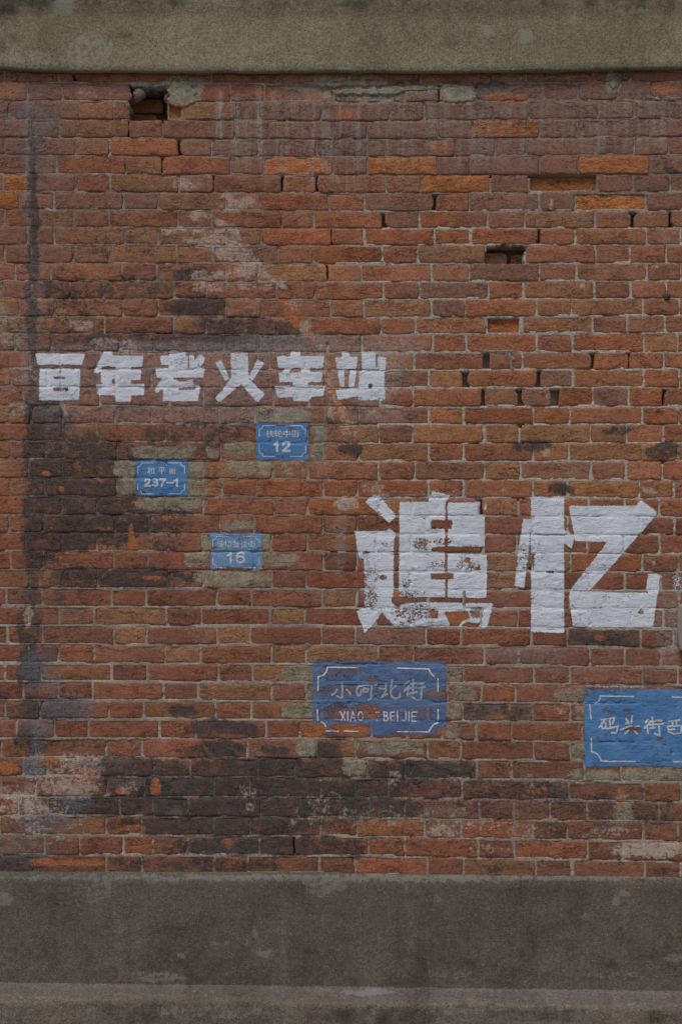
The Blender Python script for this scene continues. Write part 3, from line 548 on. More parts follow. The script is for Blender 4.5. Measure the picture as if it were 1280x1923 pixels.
for a_, b_, c_, d_, dd in HOLES:
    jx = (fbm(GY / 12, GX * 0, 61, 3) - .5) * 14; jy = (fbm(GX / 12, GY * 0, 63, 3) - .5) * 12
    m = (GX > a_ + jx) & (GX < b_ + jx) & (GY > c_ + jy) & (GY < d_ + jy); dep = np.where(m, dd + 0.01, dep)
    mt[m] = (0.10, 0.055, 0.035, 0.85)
# mortar lying over the bricks: smears near the band and patches
def mound(x, y, rx, ry, h):
    global dep
    r = np.sqrt(((GX + (fbm(GX / 9, GY / 9, 71) - .5) * 14 - x) / rx) ** 2 + ((GY + (fbm(GX / 9, GY / 9, 73) - .5) * 10 - y) / ry) ** 2)
    t = np.clip((1.1 - r) / .35, 0, 1); tgt = -h + (fbm(GX / 7, GY / 6, 79, 3) - .5) * .003
    dep = np.where((t > .3) & (dep < .03), tgt, dep)
    k = np.clip(t, 0, 1); mt[..., :3] = np.where(k[..., None] > .3, np.array((0.265, 0.25, 0.19)), mt[..., :3]); mt[..., 3] = np.maximum(mt[..., 3], np.where(k > .3, .85, 0))
mound(340, 180, 30, 22, .0024); mound(335, 158, 36, 7, .0034); mound(262, 160, 20, 6, .004); mound(860, 178, 35, 15, .0034); mound(690, 172, 70, 7, .0026); mound(650, 157, 90, 5, .0026); mound(770, 166, 60, 5, .0024); mound(1150, 155, 12, 13, .003)
mound(30, 1640, 60, 4, .001); mound(1000, 158, 90, 2.5, .002); mound(960, 678, 4, 16, .002); mound(150, 1388, 150, 2.5, .0016); mound(935, 660, 38, 2.2, .002); mound(1245, 185, 40, 2.5, .002)
a, b = masks(GX, GY)
vm = np.stack([wx(GX), dep, wz(GY)], -1).reshape(-1, 3)
mf = grid_faces(GX.shape[1], GX.shape[0])
link('mortar', vm, mf, M_MORTAR, wall, True, dict(mask_a=a, mask_b=b, tint=mt.reshape(-1, 4)))
BV = BVHTree.FromPolygons([Vector(p) for p in np.concatenate(tmp_v + [vm]).tolist()], np.concatenate(tmp_f + [mf + tmp_n]).tolist())

# lump of old mortar and stone caught in the top corner of the large hole
def lump(name, px, py, rx, ry, rz, d, mat, seed, tintc, parent):
    n, m = 20, 13; vs, fs = [], []
    for j in range(m + 1):
        th = math.pi * j / m
        for i in range(n):
            ph = 2 * math.pi * i / n
            dx, dy, dz = math.sin(th) * math.cos(ph), math.sin(th) * math.sin(ph), math.cos(th)
            r = 0.30 + 1.35 * float(fbm(dx * 2.1 + seed, dz * 2.1 + dy * 1.9, seed, 4))
            vs.append((wx(px) + dx * rx * r * S, d + dy * rz * r, wz(py) + dz * ry * r * S))
    for j in range(m):
        for i in range(n): fs.append([j * n + i, (j + 1) * n + i, (j + 1) * n + (i + 1) % n, j * n + (i + 1) % n])
    nv = len(vs)
    return link(name, vs, fs, mat, parent, True, dict(mask_a=np.zeros((nv, 4)), mask_b=np.zeros((nv, 4)), tint=np.tile((*tintc, 1.0), (nv, 1))))
lump('stone_lump', 259, 176, 12, 13, .020, .012, M_MORTAR, 5, (0.22, 0.17, 0.145), wall)
lump('mortar_lump', 276, 163, 14, 7, .016, .012, M_MORTAR, 8, (0.20, 0.18, 0.14), wall)
lump('mortar_lump', 300, 163, 15, 6, .016, .008, M_MORTAR, 11, (0.20, 0.18, 0.14), wall)
lump('brick_fragment', 315, 182, 8, 10, .020, .016, M_MORTAR, 14, (0.26, 0.10, 0.06), wall)

# ------------------------------------------------------------------ concrete band, coping, plinth, ledge, footing
def strip(name, prof, mat, parent, nzs=None, wob=0.0, cm=None, step=8.0, edge=None):
    """prof: list of (py as seen, protrusion d) from top to bottom; swept along the wall with an uneven surface"""
    xs = np.concatenate([np.arange(XL, -20, 30), np.arange(-20, 1300, step), np.arange(1300, XR + 20, 30)])
    pts = []
    for i in range(len(prof) - 1):
        (y0, d0), (y1, d1) = prof[i], prof[i + 1]
        n = max(1, int(max(abs(y1 - y0), abs(d1 - d0) / S) / step))
        for k in range(n): pts.append((y0 + (y1 - y0) * k / n, d0 + (d1 - d0) * k / n))
    pts.append(prof[-1]); pts = np.array(pts)
    PX, PY = np.meshgrid(xs, pts[:, 0]); _, PD = np.meshgrid(xs, pts[:, 1])
    if edge is not None: PY = PY + edge(PX, PY)
    Dp = PD + (fbm(PX / 50, PY / 40, 91, 3) - .5) * 2 * wob + (fbm(PX / 14, PY / 12, 93, 3) - .5) * wob
    YY = PY + (fbm(PX / 22, PD * 40 + 3, 95, 3) - .5) * wob * 900
    vv = np.stack([wx(PX, Dp), -Dp, wz(YY, Dp)], -1).reshape(-1, 3)
    z = np.zeros(PX.shape); a = np.stack([splat(PX, PY, cm[0], 12) if cm else z, z, splat(PX, PY, cm[1], 6) if cm else z, z], -1).reshape(-1, 4)
    return link(name, vv, grid_faces(len(xs), len(pts)), mat, parent, True, dict(mask_a=a))
def bandedge(PX, PY):      # the cast bottom edge sags in the middle
    x = np.clip(PX, 0, 1280); sag = -7.0 * np.clip((120 - x) / 120, 0, 1) ** 1 + -9 * np.clip((x - 900) / 380, 0, 1) ** 1.4 + (fbm(PX / 60, PX * 0, 12, 3) - .5) * 4
    return sag * np.clip((PY - 40) / 80, 0, 1)
strip('concrete_band', [(-60, .0), (-60, .040), (8, .040), (22, .033), (34, .030), (120, .029), (131, .030), (134.5, .026), (137, .018), (139, -.02)], M_BAND, wall, wob=.0013, edge=bandedge,
      cm=([(20, 5, 90, 20, .8), (200, 0, 120, 14, .4), (500, 0, 500, 12, .42), (1000, 0, 500, 12, .42), (30, 60, 60, 40, .35), (800, 60, 120, 40, .25), (250, 60, 80, 20, .3)],  # dark splats along the top edge paint in shade under the coping
          [(120, 12, 22, 20, 1.0), (165, 95, 50, 36, .6), (990, 70, 14, 16, 1.1), (920, 56, 13, 11, 1.1), (1180, 22, 40, 8, .7), (60, 110, 70, 12, .5), (655, 128, 20, 5, .9), (848, 127, 8, 4, 1.0), (743, 125, 8, 4, .9), (550, 60, 300, 30, .25)]))
strip('coping', [(-170, -.30), (-175, .06), (-130, .078), (-52, .078), (-46, .07), (-44, .0)], M_BAND, wall, wob=.002)
def pedge(PX, PY):
    x = np.clip(PX, -40, 1320); return (np.clip((x - 640) / 640, -1, 1) * 8.0 + 2.0 + 0 * PY) * np.where(PX > 640, 1, .2) * np.clip((1800 - PY) / 160, .0, 1) + np.clip((x) / 1280, 0, 1) * 16 * np.clip((PY - 1700) / 100, 0, 1)
strip('plinth', [(1637, -.02), (1637.5, .003), (1640, .010), (1650, .018), (1658, .021), (1845, .023), (1850, .024)], M_PLINTH, wall, wob=.0018, edge=pedge, step=5.0,
      cm=([(640, 1810, 700, 50, .22), (300, 1770, 140, 70, .22), (1100, 1790, 200, 60, .25), (60, 1780, 60, 80, .2)], [(640, 1649, 720, 7, .72), (1155, 1692, 9, 9, 1.2), (1174, 1680, 12, 7, 1.2), (10, 1690, 14, 14, .8), (480, 1755, 10, 14, .7), (500, 1790, 20, 9, .7), (185, 1675, 26, 20, .5), (340, 1795, 8, 5, 1.0), (205, 1660, 6, 14, .8), (300, 1835, 60, 10, .6), (610, 1665, 40, 18, .7), (1100, 1720, 12, 8, .6), (765, 1660, 8, 16, .6), (820, 1690, 6, 12, .5), (1265, 1800, 20, 10, .7), (440, 1770, 60, 8, .35), (1150, 1830, 60, 10, .5), (850, 1830, 60, 10, .4)]))
ledge_cm = ([(640, 1870, 100, 4, .3)], [(60, 1872, 60, 6, .45), (300, 1868, 120, 3, .4), (690, 1864, 50, 6, .9), (500, 1858, 200, 4, .3), (640, 1876, 700, 3, .32), (1200, 1888, 60, 6, .4)])
def ledge_edge(PX, PY): return np.clip(PX / 1280, -.1, 1.1) * 16 - 1 + ((fbm(PX / 90, PX * 0, 15, 3) - .5) * 12 + (fbm(PX / 18, PX * 0, 19, 3) - .5) * 5) * np.clip((PY - 1850) / 20, 0, 1)
strip('ledge', [(1846, .0235), (1851, .030), (1862, .062), (1871, .088), (1876, .098)], M_LEDGE, wall, wob=.0034, cm=ledge_cm, step=4.0, edge=ledge_edge)
zb = (ZC) / (S * (D - .11) / D) + 961.5       # pixel row where the footing meets the ground
strip('footing', [(1875.5, .0975), (1878, .103), (1883, .107), (1930, .109), (zb + 12, .11)], M_FOOT, wall, wob=.0026, step=5.0, edge=lambda a_, b_: ledge_edge(a_, b_) * np.clip((1935 - b_) / 40, 0, 1),
      cm=([(250, 1905, 70, 20, .5), (700, 1910, 120, 20, .6), (1000, 1905, 100, 16, .6), (30, 1910, 30, 16, .5), (1240, 1915, 60, 12, .5)], [(100, 1900, 90, 16, .4), (400, 1900, 120, 16, .5), (850, 1895, 100, 14, .4), (1130, 1905, 80, 12, .4)]))
# solid core behind everything
def box(name, x0, x1, y0, y1, z0, z1, mat, parent=None):
    v = [(x, y, z) for x in (x0, x1) for y in (y0, y1) for z in (z0, z1)]
    f = [[0, 1, 3, 2], [4, 6, 7, 5], [0, 4, 5, 1], [2, 3, 7, 6], [0, 2, 6, 4], [1, 5, 7, 3]]
    return link(name, v, f, mat, parent, False)
box('wall_core', wx(XL), wx(XR), .125, .37, 0.0, wz(-168), M_MORTAR, wall)

# the pavement the wall stands on, with slabs kept below the picture's edge
g = link('ground', [(-60, -80, 0), (60, -80, 0), (60, 30, 0), (-60, 30, 0)], [[0, 1, 2, 3]], M_PAVE, None, False); g['kind'] = 'structure'

# ------------------------------------------------------------------ lettering: vector outlines turned into cover maps
class Cover:
    def __init__(s, x0, y0, x1, y1, res):
        s.x0, s.y0, s.res = x0, y0, res
        s.nx, s.ny = int((x1 - x0) / res) + 1, int((y1 - y0) / res) + 1
        s.xs = x0 + np.arange(s.nx) * res; s.ys = y0 + np.arange(s.ny) * res
        s.X, s.Y = np.meshgrid(s.xs, s.ys); s.c = np.zeros(s.X.shape)
    def _poly(s, P, ss=3):
        acc = np.zeros(s.X.shape); P = np.asarray(P, float)
        for a in range(ss):
            for b in range(ss):
                X = s.X + ((a + .5) / ss - .5) * s.res; Y = s.Y + ((b + .5) / ss - .5) * s.res
                ins = np.zeros(X.shape, bool)
                for i in range(len(P)):
                    (xa, ya), (xb, yb) = P[i], P[(i + 1) % len(P)]
                    if ya == yb: continue
                    ins ^= ((ya > Y) != (yb > Y)) & (X < (xb - xa) * (Y - ya) / (yb - ya) + xa)
                acc += ins
        return acc / ss ** 2
    def add(s, P, v=1.0): s.c = np.maximum(s.c, s._poly(P) * v)
    def cut(s, P, v=0.0): s.c = s.c * (1 - s._poly(P) * (1 - v))
    def line(s, pts, w, v=1.0, soft=None):
        soft = soft or s.res * 1.2
        for (xa, ya), (xb, yb) in zip(pts[:-1], pts[1:]):
            dx, dy = xb - xa, yb - ya; L = dx * dx + dy * dy + 1e-9
            t = np.clip(((s.X - xa) * dx + (s.Y - ya) * dy) / L, 0, 1)
            d = np.hypot(s.X - xa - t * dx, s.Y - ya - t * dy)
            s.c = np.maximum(s.c, v * np.clip((w / 2 - d) / soft + .5, 0, 1))
    def blur(s, r):
        k = max(1, int(round(r / s.res)))
        for _ in range(2):
            a = np.pad(s.c, k, mode='edge'); acc = np.zeros(s.c.shape)
            for i in range(2 * k + 1): acc += a[i:i + s.ny, k:k + s.nx]
            a = np.pad(acc / (2 * k + 1), k, mode='edge'); acc = np.zeros(s.c.shape)
            for i in range(2 * k + 1): acc += a[k:k + s.ny, i:i + s.nx]
            s.c = acc / (2 * k + 1)
    def wear(s, lst, lo=.18):
        s.c = s.c * (1 - splat(s.X, s.Y, lst, 4) * (1 - lo)) if lst else s.c
    def build(s, name, mat, parent, lift=.0011, keep=.12):
        c = s.c
        cell = np.maximum.reduce([c[:-1, :-1], c[1:, :-1], c[:-1, 1:], c[1:, 1:]]) > keep
        jj, ii = np.nonzero(cell)
        a = jj * s.nx + ii; f = np.stack([a, a + s.nx, a + s.nx + 1, a + 1], 1)
        used = np.unique(f); remap = np.full(s.nx * s.ny, -1, np.int64); remap[used] = np.arange(len(used))
        X = s.X.ravel()[used]; Y = s.Y.ravel()[used]
        WX, WZ = wx(X), wz(Y); yy = np.empty(len(used))
        dirv = Vector((0, 1, 0)); rc = BV.ray_cast
        for k in range(len(used)):
            h = rc(Vector((WX[k], -.2, WZ[k])), dirv); yy[k] = h[0].y if h[0] is not None else 0.0
        yy = np.minimum(yy, 0.012)
        v = np.stack([WX, yy - lift, WZ], 1)
        return link(name, v, remap[f], mat, parent, True, dict(coverage=c.ravel()[used]))

def tr(P, ox, oy, k): return [(ox + x / k, oy + y / k) for x, y in P]

def base_loc(px, py): return (wx(px), 0.0, wz(py))
def root(name, label, cat, px, py, group=None):
    o = thing(name, label, cat, (0, 0, 0), group); return o

# --- the row of six characters
slogan = root('painted_slogan', 'row of six small bold white spray-stencilled Chinese characters on sooty brick', 'painted lettering', 400, 710)
def T1(P): return tr(P, 50, 650, 3.657)
def T2(P): return tr(P, 390, 650, 3.657)
def character(x0, y0, x1, y1, T, adds, cuts, label, parent, wear=None, blur=1.0, res=1.0, extra=None):
    cv = Cover(x0, y0, x1, y1, res)
    for P in adds: cv.add(T(P))
    for P in cuts: cv.cut(T(P))
    cv.blur(blur); cv.wear(wear)
    if extra: extra(cv)
    o = cv.build('character', M_WHITE, parent); o['label'] = label; return o
character(58, 655, 168, 760, T1, [[(62, 52), (402, 52), (385, 128), (240, 124), (238, 150), (370, 150), (362, 372), (88, 372), (92, 150), (222, 148), (222, 132), (78, 130)]],
          [[(188, 210), (268, 210), (268, 227), (188, 227)], [(186, 284), (262, 284), (262, 308), (186, 308)], [(228, 85), (234, 85), (235, 372), (229, 372)], [(266, 282), (288, 282), (288, 305), (266, 305)]], 'white character 百', slogan, [(100, 688, 30, 5, .7), (135, 690, 25, 4, .5)])
character(170, 652, 282, 764, T1, [[(530, 38), (588, 36), (592, 66), (802, 66), (792, 145), (520, 142), (498, 188), (462, 182)], [(510, 162), (790, 162), (785, 233), (715, 232), (715, 260), (812, 258), (808, 335), (718, 340), (715, 382), (612, 382), (610, 338), (490, 335), (475, 262), (590, 262), (512, 252)], [(615, 135), (715, 135), (715, 170), (615, 170)]],
          [[(600, 165), (606, 165), (606, 335), (600, 335)], [(585, 230), (604, 230), (604, 258), (585, 258)]], 'white character 年', slogan, [(205, 690, 12, 5, .5)])
character(285, 652, 390, 764, T1, [[(915, 65), (980, 65), (980, 42), (1090, 42), (1090, 66), (1108, 66), (1106, 148), (978, 152), (975, 130), (925, 128)], [(1118, 62), (1150, 65), (1155, 98), (1192, 50), (1226, 80), (1220, 112), (1175, 152), (1117, 148)], [(885, 152), (1226, 152), (1215, 215), (1012, 215), (1004, 230), (1045, 235), (1048, 250), (1140, 228), (1150, 268), (1080, 275), (1192, 270), (1180, 378), (938, 378), (938, 288), (896, 326), (878, 304), (930, 222), (895, 216)]],
          [[(1045, 288), (1165, 278), (1162, 298), (1045, 304)]], 'white character 老', slogan)
character(398, 655, 500, 764, T2, [[(160, 50), (278, 50), (278, 220), (392, 330), (342, 388), (230, 260), (78, 388), (52, 360), (160, 225)], [(52, 112), (92, 95), (150, 222), (122, 242)], [(342, 88), (386, 115), (310, 240), (282, 215)]], [], 'white character 火', slogan)
character(512, 652, 614, 764, T2, [[(475, 70), (565, 70), (572, 32), (640, 42), (630, 68), (800, 68), (790, 150), (582, 150), (550, 184), (512, 184), (530, 150), (485, 150)], [(490, 180), (790, 178), (780, 246), (690, 248), (690, 270), (805, 272), (795, 345), (712, 348), (692, 380), (588, 380), (585, 348), (480, 355), (460, 275), (585, 270), (585, 248), (492, 245)], [(640, 145), (700, 145), (700, 185), (640, 185)]],
          [], 'white character 车', slogan)
character(626, 652, 730, 762, T2, [[(875, 82), (925, 76), (918, 42), (972, 42), (972, 72), (1030, 75), (1020, 157), (885, 157)], [(890, 165), (938, 165), (935, 278), (908, 278)], [(975, 165), (1022, 165), (1005, 278), (963, 282)], [(878, 302), (1032, 285), (1028, 345), (895, 370)], [(1055, 42), (1150, 42), (1150, 152), (1166, 152), (1166, 72), (1226, 75), (1222, 150), (1212, 180), (1216, 372), (1030, 372), (1040, 180), (1060, 170)]],
          [[(1100, 258), (1132, 258), (1132, 286), (1100, 286)]], 'white character 站', slogan)
# --- the two tall characters and the edge of a third
big = root('painted_slogan', 'two very large white painted Chinese characters, chipped at the lower left', 'painted lettering', 950, 1060)
def T3(P): return tr(P, 650, 910, 4.414)
def T4(P): return tr(P, 950, 910, 3.879)
wear3 = [(790, 1022, 18, 14, 0.72), (830, 1018, 20, 9, 0.64), (860, 1032, 46, 6, 1.00), (690, 1120, 24, 30, 0.61), (780, 1150, 50, 16, 0.67), (740, 1170, 40, 8, 0.48), (770, 1115, 34, 7, 0.64), (880, 1060, 26, 12, 0.56), (822, 1060, 16, 10, 0.56), (720, 1085, 8, 6, 0.96), (762, 1095, 8, 12, 0.64), (725, 1022, 14, 8, 0.48), (895, 1150, 14, 12, 0.80), (845, 1125, 60, 4, 0.40), (697, 1085, 14, 16, 0.56), (800, 990, 60, 20, 0.19)]
character(660, 915, 930, 1196, T3,
  [[(155, 145), (225, 85), (275, 95), (415, 260), (355, 317)], [(680, 125), (712, 52), (858, 92), (825, 138)], [(440, 145), (680, 140), (690, 120), (818, 128), (818, 935), (435, 935)],
   [(838, 150), (1070, 150), (1095, 125), (1110, 140), (1105, 255), (1145, 262), (1145, 515), (838, 515)], [(1142, 150), (1165, 160), (1155, 212), (1142, 212)], [(838, 568), (1165, 583), (1160, 940), (838, 940)],
   [(68, 385), (330, 385), (355, 360), (415, 410), (392, 460), (390, 985), (440, 985), (665, 975), (1215, 986), (1165, 1185), (390, 1175), (295, 1052), (235, 1145), (152, 1232), (85, 1050), (148, 1015), (148, 615), (105, 612)]],
  [[(700, 292), (875, 292), (875, 367), (700, 367)], [(705, 522), (818, 520), (818, 558), (705, 556)], [(700, 735), (888, 735), (888, 787), (700, 787)], [(370, 930), (480, 935), (485, 985), (420, 1012), (375, 980)], [(690, 1035), (750, 1050), (765, 1112), (700, 1100)],
   [(812, 1052), (1000, 1045), (1030, 1110), (960, 1135), (920, 1182), (860, 1170)], [(945, 1172), (990, 1135), (1105, 1150), (1100, 1186)], [(985, 600), (1010, 595), (1028, 615), (1018, 650), (988, 645)], [(1050, 708), (1088, 684), (1122, 712)], [(1110, 1062), (1122, 1062), (1122, 1180), (1110, 1180)], [(136, 560), (186, 560), (186, 576), (136, 576)], [(1110, 150), (1140, 150), (1140, 255), (1110, 255)], [(965, 878), (990, 878), (985, 1030), (965, 1030)]],
  'large white character 追 with orange brick showing through chips', big, wear3, .8)
character(958, 928, 1240, 1194, T4,
  [[(122, 250), (178, 255), (165, 480), (130, 752), (60, 738), (80, 520), (100, 400)], [(180, 90), (420, 90), (420, 330), (497, 375), (475, 467), (420, 425), (420, 1082), (178, 1072)],
   [(455, 155), (940, 155), (978, 112), (1105, 205), (620, 757), (598, 768), (465, 766), (737, 416), (500, 412), (495, 365), (480, 300)], [(465, 775), (1100, 790), (1065, 1042), (482, 1035), (458, 820)], [(1035, 648), (1118, 655), (1105, 795), (1015, 778)]],
  [[(188, 520), (202, 520), (208, 610), (198, 600)], [(280, 628), (348, 628), (345, 642), (290, 642)]], 'large white character 忆', big, [(1100, 1135, 60, 10, .3), (980, 1050, 14, 24, .55), (1010, 1160, 14, 12, .3), (1200, 1150, 8, 4, .8), (1130, 1165, 60, 10, .18), (1160, 1125, 60, 12, .3), (1000, 1125, 10, 20, .4)], .8)
def _edge(cv): cv.c = cv.c * .42
character(1256, 1070, 1330, 1116, T4, [[(1205, 648), (1400, 650), (1400, 775), (1210, 765)]], [], 'faint edge of a third white character at the right', big, None, 1.6, 1.0, _edge)

# --- text set from Blender's own built-in face, for the small print on the signs
def text_cover(cv, body, cx, cy, w, h, bold=0.0, v=1.0):
    cu = bpy.data.curves.new('t', 'FONT'); cu.body = body; cu.size = 1.0; cu.offset = bold; cu.resolution_u = 3; cu.fill_mode = 'FRONT'
    ob = bpy.data.objects.new('t', cu); C.objects.link(ob)
    dg = bpy.context.evaluated_depsgraph_get(); me = ob.evaluated_get(dg).to_mesh()
    me.calc_loop_triangles()
    P = np.array([vv.co[:2] for vv in me.vertices]); Tn = [tuple(t.vertices) for t in me.loop_triangles]
    ob.evaluated_get(dg).to_mesh_clear(); bpy.data.objects.remove(ob); bpy.data.curves.remove(cu)
    if len(P) == 0: return
    lo, hi = P.min(0), P.max(0); sz = hi - lo
    X = cx + ((P[:, 0] - lo[0]) / sz[0] - .5) * w; Y = cy - ((P[:, 1] - lo[1]) / sz[1] - .5) * h
    ss = 3; acc = np.zeros(cv.X.shape)
    for a in range(ss):
        for b in range(ss):
            ins = np.zeros(cv.X.shape, bool)
            for t in Tn:
                xa, ya, xb, yb, xc, yc = X[t[0]], Y[t[0]], X[t[1]], Y[t[1]], X[t[2]], Y[t[2]]
                i0 = max(0, int((min(xa, xb, xc) - cv.x0) / cv.res) - 1); i1 = min(cv.nx, int((max(xa, xb, xc) - cv.x0) / cv.res) + 3)
                j0 = max(0, int((min(ya, yb, yc) - cv.y0) / cv.res) - 1); j1 = min(cv.ny, int((max(ya, yb, yc) - cv.y0) / cv.res) + 3)
                if i1 <= i0 or j1 <= j0: continue
                gx_ = cv.X[j0:j1, i0:i1] + ((a + .5) / ss - .5) * cv.res; gy_ = cv.Y[j0:j1, i0:i1] + ((b + .5) / ss - .5) * cv.res
                e1 = (xb - xa) * (gy_ - ya) - (yb - ya) * (gx_ - xa); e2 = (xc - xb) * (gy_ - yb) - (yc - yb) * (gx_ - xb); e3 = (xa - xc) * (gy_ - yc) - (ya - yc) * (gx_ - xc)
                ins[j0:j1, i0:i1] |= ((e1 >= 0) & (e2 >= 0) & (e3 >= 0)) | ((e1 <= 0) & (e2 <= 0) & (e3 <= 0))
            acc += ins
    cv.c = np.maximum(cv.c, v * acc / ss ** 2)

def border(parent, x0, y0, x1, y1, r, lh, lv, w, v=1.0, mat=None, wear=None):
    """four corner brackets with inward quarter-round notches, each a part of its own"""
    for (cx, cy, sx, sy) in ((x0, y0, 1, 1), (x1, y0, -1, 1), (x0, y1, 1, -1), (x1, y1, -1, -1)):
        arc = [(cx + sx * r * math.cos(a), cy + sy * r * math.sin(a)) for a in [math.pi / 2 * i / 6 for i in range(7)]]
        bracket(parent, [[(cx + sx * (r + lh), cy), arc[0]], [(cx, cy + sy * r), (cx, cy + sy * (r + lv))], arc], w, v, mat, wear)
def bracket(parent, lines, w, v=1.0, mat=None, wear=None):
    xs = [p[0] for l in lines for p in l]; ys = [p[1] for l in lines for p in l]
    cv = Cover(min(xs) - 3, min(ys) - 3, max(xs) + 3, max(ys) + 3, .5)
    for l in lines: cv.line(l, w, v)
    cv.wear(wear); cv.build('corner_bracket', mat or M_WHITE2, parent, .0019)

def sign(name, label, cat, rect, mat, wear, group, base_cov=1.0, blur=.6, cuts=(), smear=None):
    r_ = root(name, label, cat, rect[0], rect[1], group)
    x0, y0, x1, y1 = rect
    cv = Cover(x0 - 5, y0 - 5, x1 + 5, y1 + 5, 1.0)
    n = lambda s_: float((random.random() - .5) * 1.5)
    top = [(x, y0 + float(fbm(x / 9, 1.0, 7, 3) - .5) * 3) for x in np.linspace(x0, x1, 16)]
    bot = [(x, y1 + float(fbm(x / 9, 9.0, 8, 3) - .5) * 3) for x in np.linspace(x1, x0, 16)]
    cv.add(top + bot, base_cov); cv.blur(blur)
    for P in cuts: cv.cut(P)
    cv.wear(wear)
    cv.build('sign_field', mat, r_, .0010)
    return r_
DIG = {'1': [[(.22, .30), (.45, .22), (.60, .04), (.60, .98)]], '2': [[(.12, .30), (.20, .11), (.45, .04), (.74, .10), (.84, .28), (.74, .48), (.40, .70), (.12, .95), (.90, .95)]],
 '3': [[(.14, .22), (.30, .06), (.55, .04), (.80, .14), (.80, .34), (.60, .46), (.40, .47)], [(.60, .47), (.86, .60), (.86, .80), (.65, .95), (.35, .96), (.12, .80)]], '7': [[(.08, .05), (.90, .05), (.52, .52), (.36, .98)]],
 '6': [[(.84, .16), (.60, .02), (.32, .10), (.14, .38), (.12, .68), (.24, .92), (.50, 1.0), (.78, .92), (.90, .69), (.78, .46), (.50, .38), (.24, .46), (.12, .68)]], '-': [[(.0, .52), (.95, .52)]]}
def digits(cv, spec, y0, h, wd):
    for ch, x0, w in spec:
        for l in DIG[ch]: cv.line([(x0 + x * w, y0 + wd / 2 + y * (h - wd)) for x, y in l], wd, 1.0)
def finish(cv, r_, name, mat, lift=.0019, wear=None):
    cv.wear(wear); return cv.build(name, mat, r_, lift)

GRP = 'blue street signs painted on the bricks'
# 12
s1 = sign('street_sign', 'small blue painted address sign reading 12, highest on the wall', 'painted sign', (481, 795, 579, 863.5), M_BLUE, [(545, 806, 5, 6, .6), (525, 797, 12, 4, .7), (500, 862, 20, 3, .3)], GRP)
border(s1, 487, 799.5, 573.5, 857.5, 7, 22, 13, 1.6)
cv = Cover(496, 804, 566, 826, .5); text_cover(cv, '扶轮中街', 530.5, 814.5, 62, 13.5, .004); cv.c = np.clip(cv.c * 1.5, 0, 1); finish(cv, s1, 'street_name', M_WHITE2)
cv = Cover(508, 824, 550, 853, .5); digits(cv, [('1', 512, 14), ('2', 529.5, 16)], 827, 23, 4.6); finish(cv, s1, 'number', M_WHITE2)
# 237-1
s2 = sign('street_sign', 'small blue painted address sign reading 237-1, the leftmost of the signs', 'painted sign', (256, 863, 352, 931), M_BLUE, [(298, 868, 3, 4, .8), (270, 924, 4, 4, .8), (262, 915, 12, 12, .25), (340, 881, 4, 3, .6), (325, 893, 8, 3, .5), (320, 929, 30, 3, .3)], GRP)
border(s2, 259.5, 869.5, 347, 927.5, 7, 22, 12, 1.5, wear=[(262, 915, 8, 12, .5)])
cv = Cover(274, 874, 334, 894, .5)
for ch, x in (('和', 283.5), ('平', 304), ('街', 324)): text_cover(cv, ch, x, 884, 13, 13, .004)
cv.c = np.clip(cv.c * 1.5, 0, 1); finish(cv, s2, 'street_name', M_WHITE2)
cv = Cover(268, 894, 342, 918, .5); digits(cv, [('2', 271, 13), ('3', 285, 13), ('7', 299.5, 12.5), ('-', 314, 12), ('1', 325, 13)], 897.5, 17.5, 3.6); finish(cv, s2, 'number', M_WHITE2)
# 16
s3 = sign('street_sign', 'small pale faded blue address sign reading 16, lowest of the three number signs', 'painted sign', (396, 1000, 492, 1069), M_BLUE_PALE, [(445, 1006, 46, 2.5, .7), (400, 1028, 8, 4, .8), (485, 1031, 8, 3, .7), (425, 1067, 20, 4, .9), (460, 1068, 16, 4, .7), (420, 1050, 20, 16, .2)], GRP)
border(s3, 400, 1007.5, 487, 1066, 7, 22, 12, 1.4, .9, wear=[(430, 1066, 14, 4, .8)])
cv = Cover(404, 1012, 484, 1031, .5); text_cover(cv, '浦镇鼓楼街', 443.5, 1021.5, 72, 13.5, .0, .95); cv.c = np.clip(cv.c * 1.3, 0, .8); finish(cv, s3, 'street_name', M_WHITE2)
cv = Cover(420, 1032, 464, 1061, .5); digits(cv, [('1', 424, 16), ('6', 442, 19)], 1035, 23.5, 3.9); finish(cv, s3, 'number', M_WHITE2)
# large worn sign
s4 = sign('street_sign', 'large worn blue sign of four white characters over small Latin letters', 'painted sign', (587, 1242, 837, 1381), M_BLUE_WORN,
          [(612, 1262, 14, 18, .45), (650, 1260, 36, 12, .5), (640, 1298, 60, 14, .5), (720, 1300, 60, 14, .35), (630, 1338, 34, 18, .7), (690, 1336, 34, 16, .75), (588, 1372, 28, 14, 1.15), (655, 1370, 44, 12, 1.15), (740, 1340, 60, 16, .35), (780, 1376, 60, 8, .45), (830, 1378, 14, 10, .8), (820, 1305, 24, 10, .6), (700, 1275, 14, 8, .6), (755, 1268, 70, 12, .2), (790, 1340, 40, 12, .45), (600, 1340, 20, 20, .3)], GRP, .80, 1.2)
T8 = lambda P: tr(P, 575, 1230, 4.571)
for grp in ([[(435, 108), (180, 105)], [(182, 105), (172, 140), (150, 172), (104, 185)], [(102, 185), (100, 305)]], [[(780, 112), (1050, 120)], [(1050, 118), (1062, 150), (1092, 182)]], [[(1128, 205), (1128, 312)]],
            [[(95, 470), (98, 560)]], [[(128, 575), (155, 590), (168, 615)]], [[(168, 650), (275, 656)]], [[(325, 652), (440, 656)]], [[(1128, 470), (1130, 560)]], [[(1125, 582), (1085, 600), (1052, 652)], [(1050, 660), (780, 658)]]):
    bracket(s4, [T8(P) for P in grp], 2.4, 1.0, M_WHITE, [(622, 1372, 20, 6, .3), (770, 1374, 30, 4, .4)])
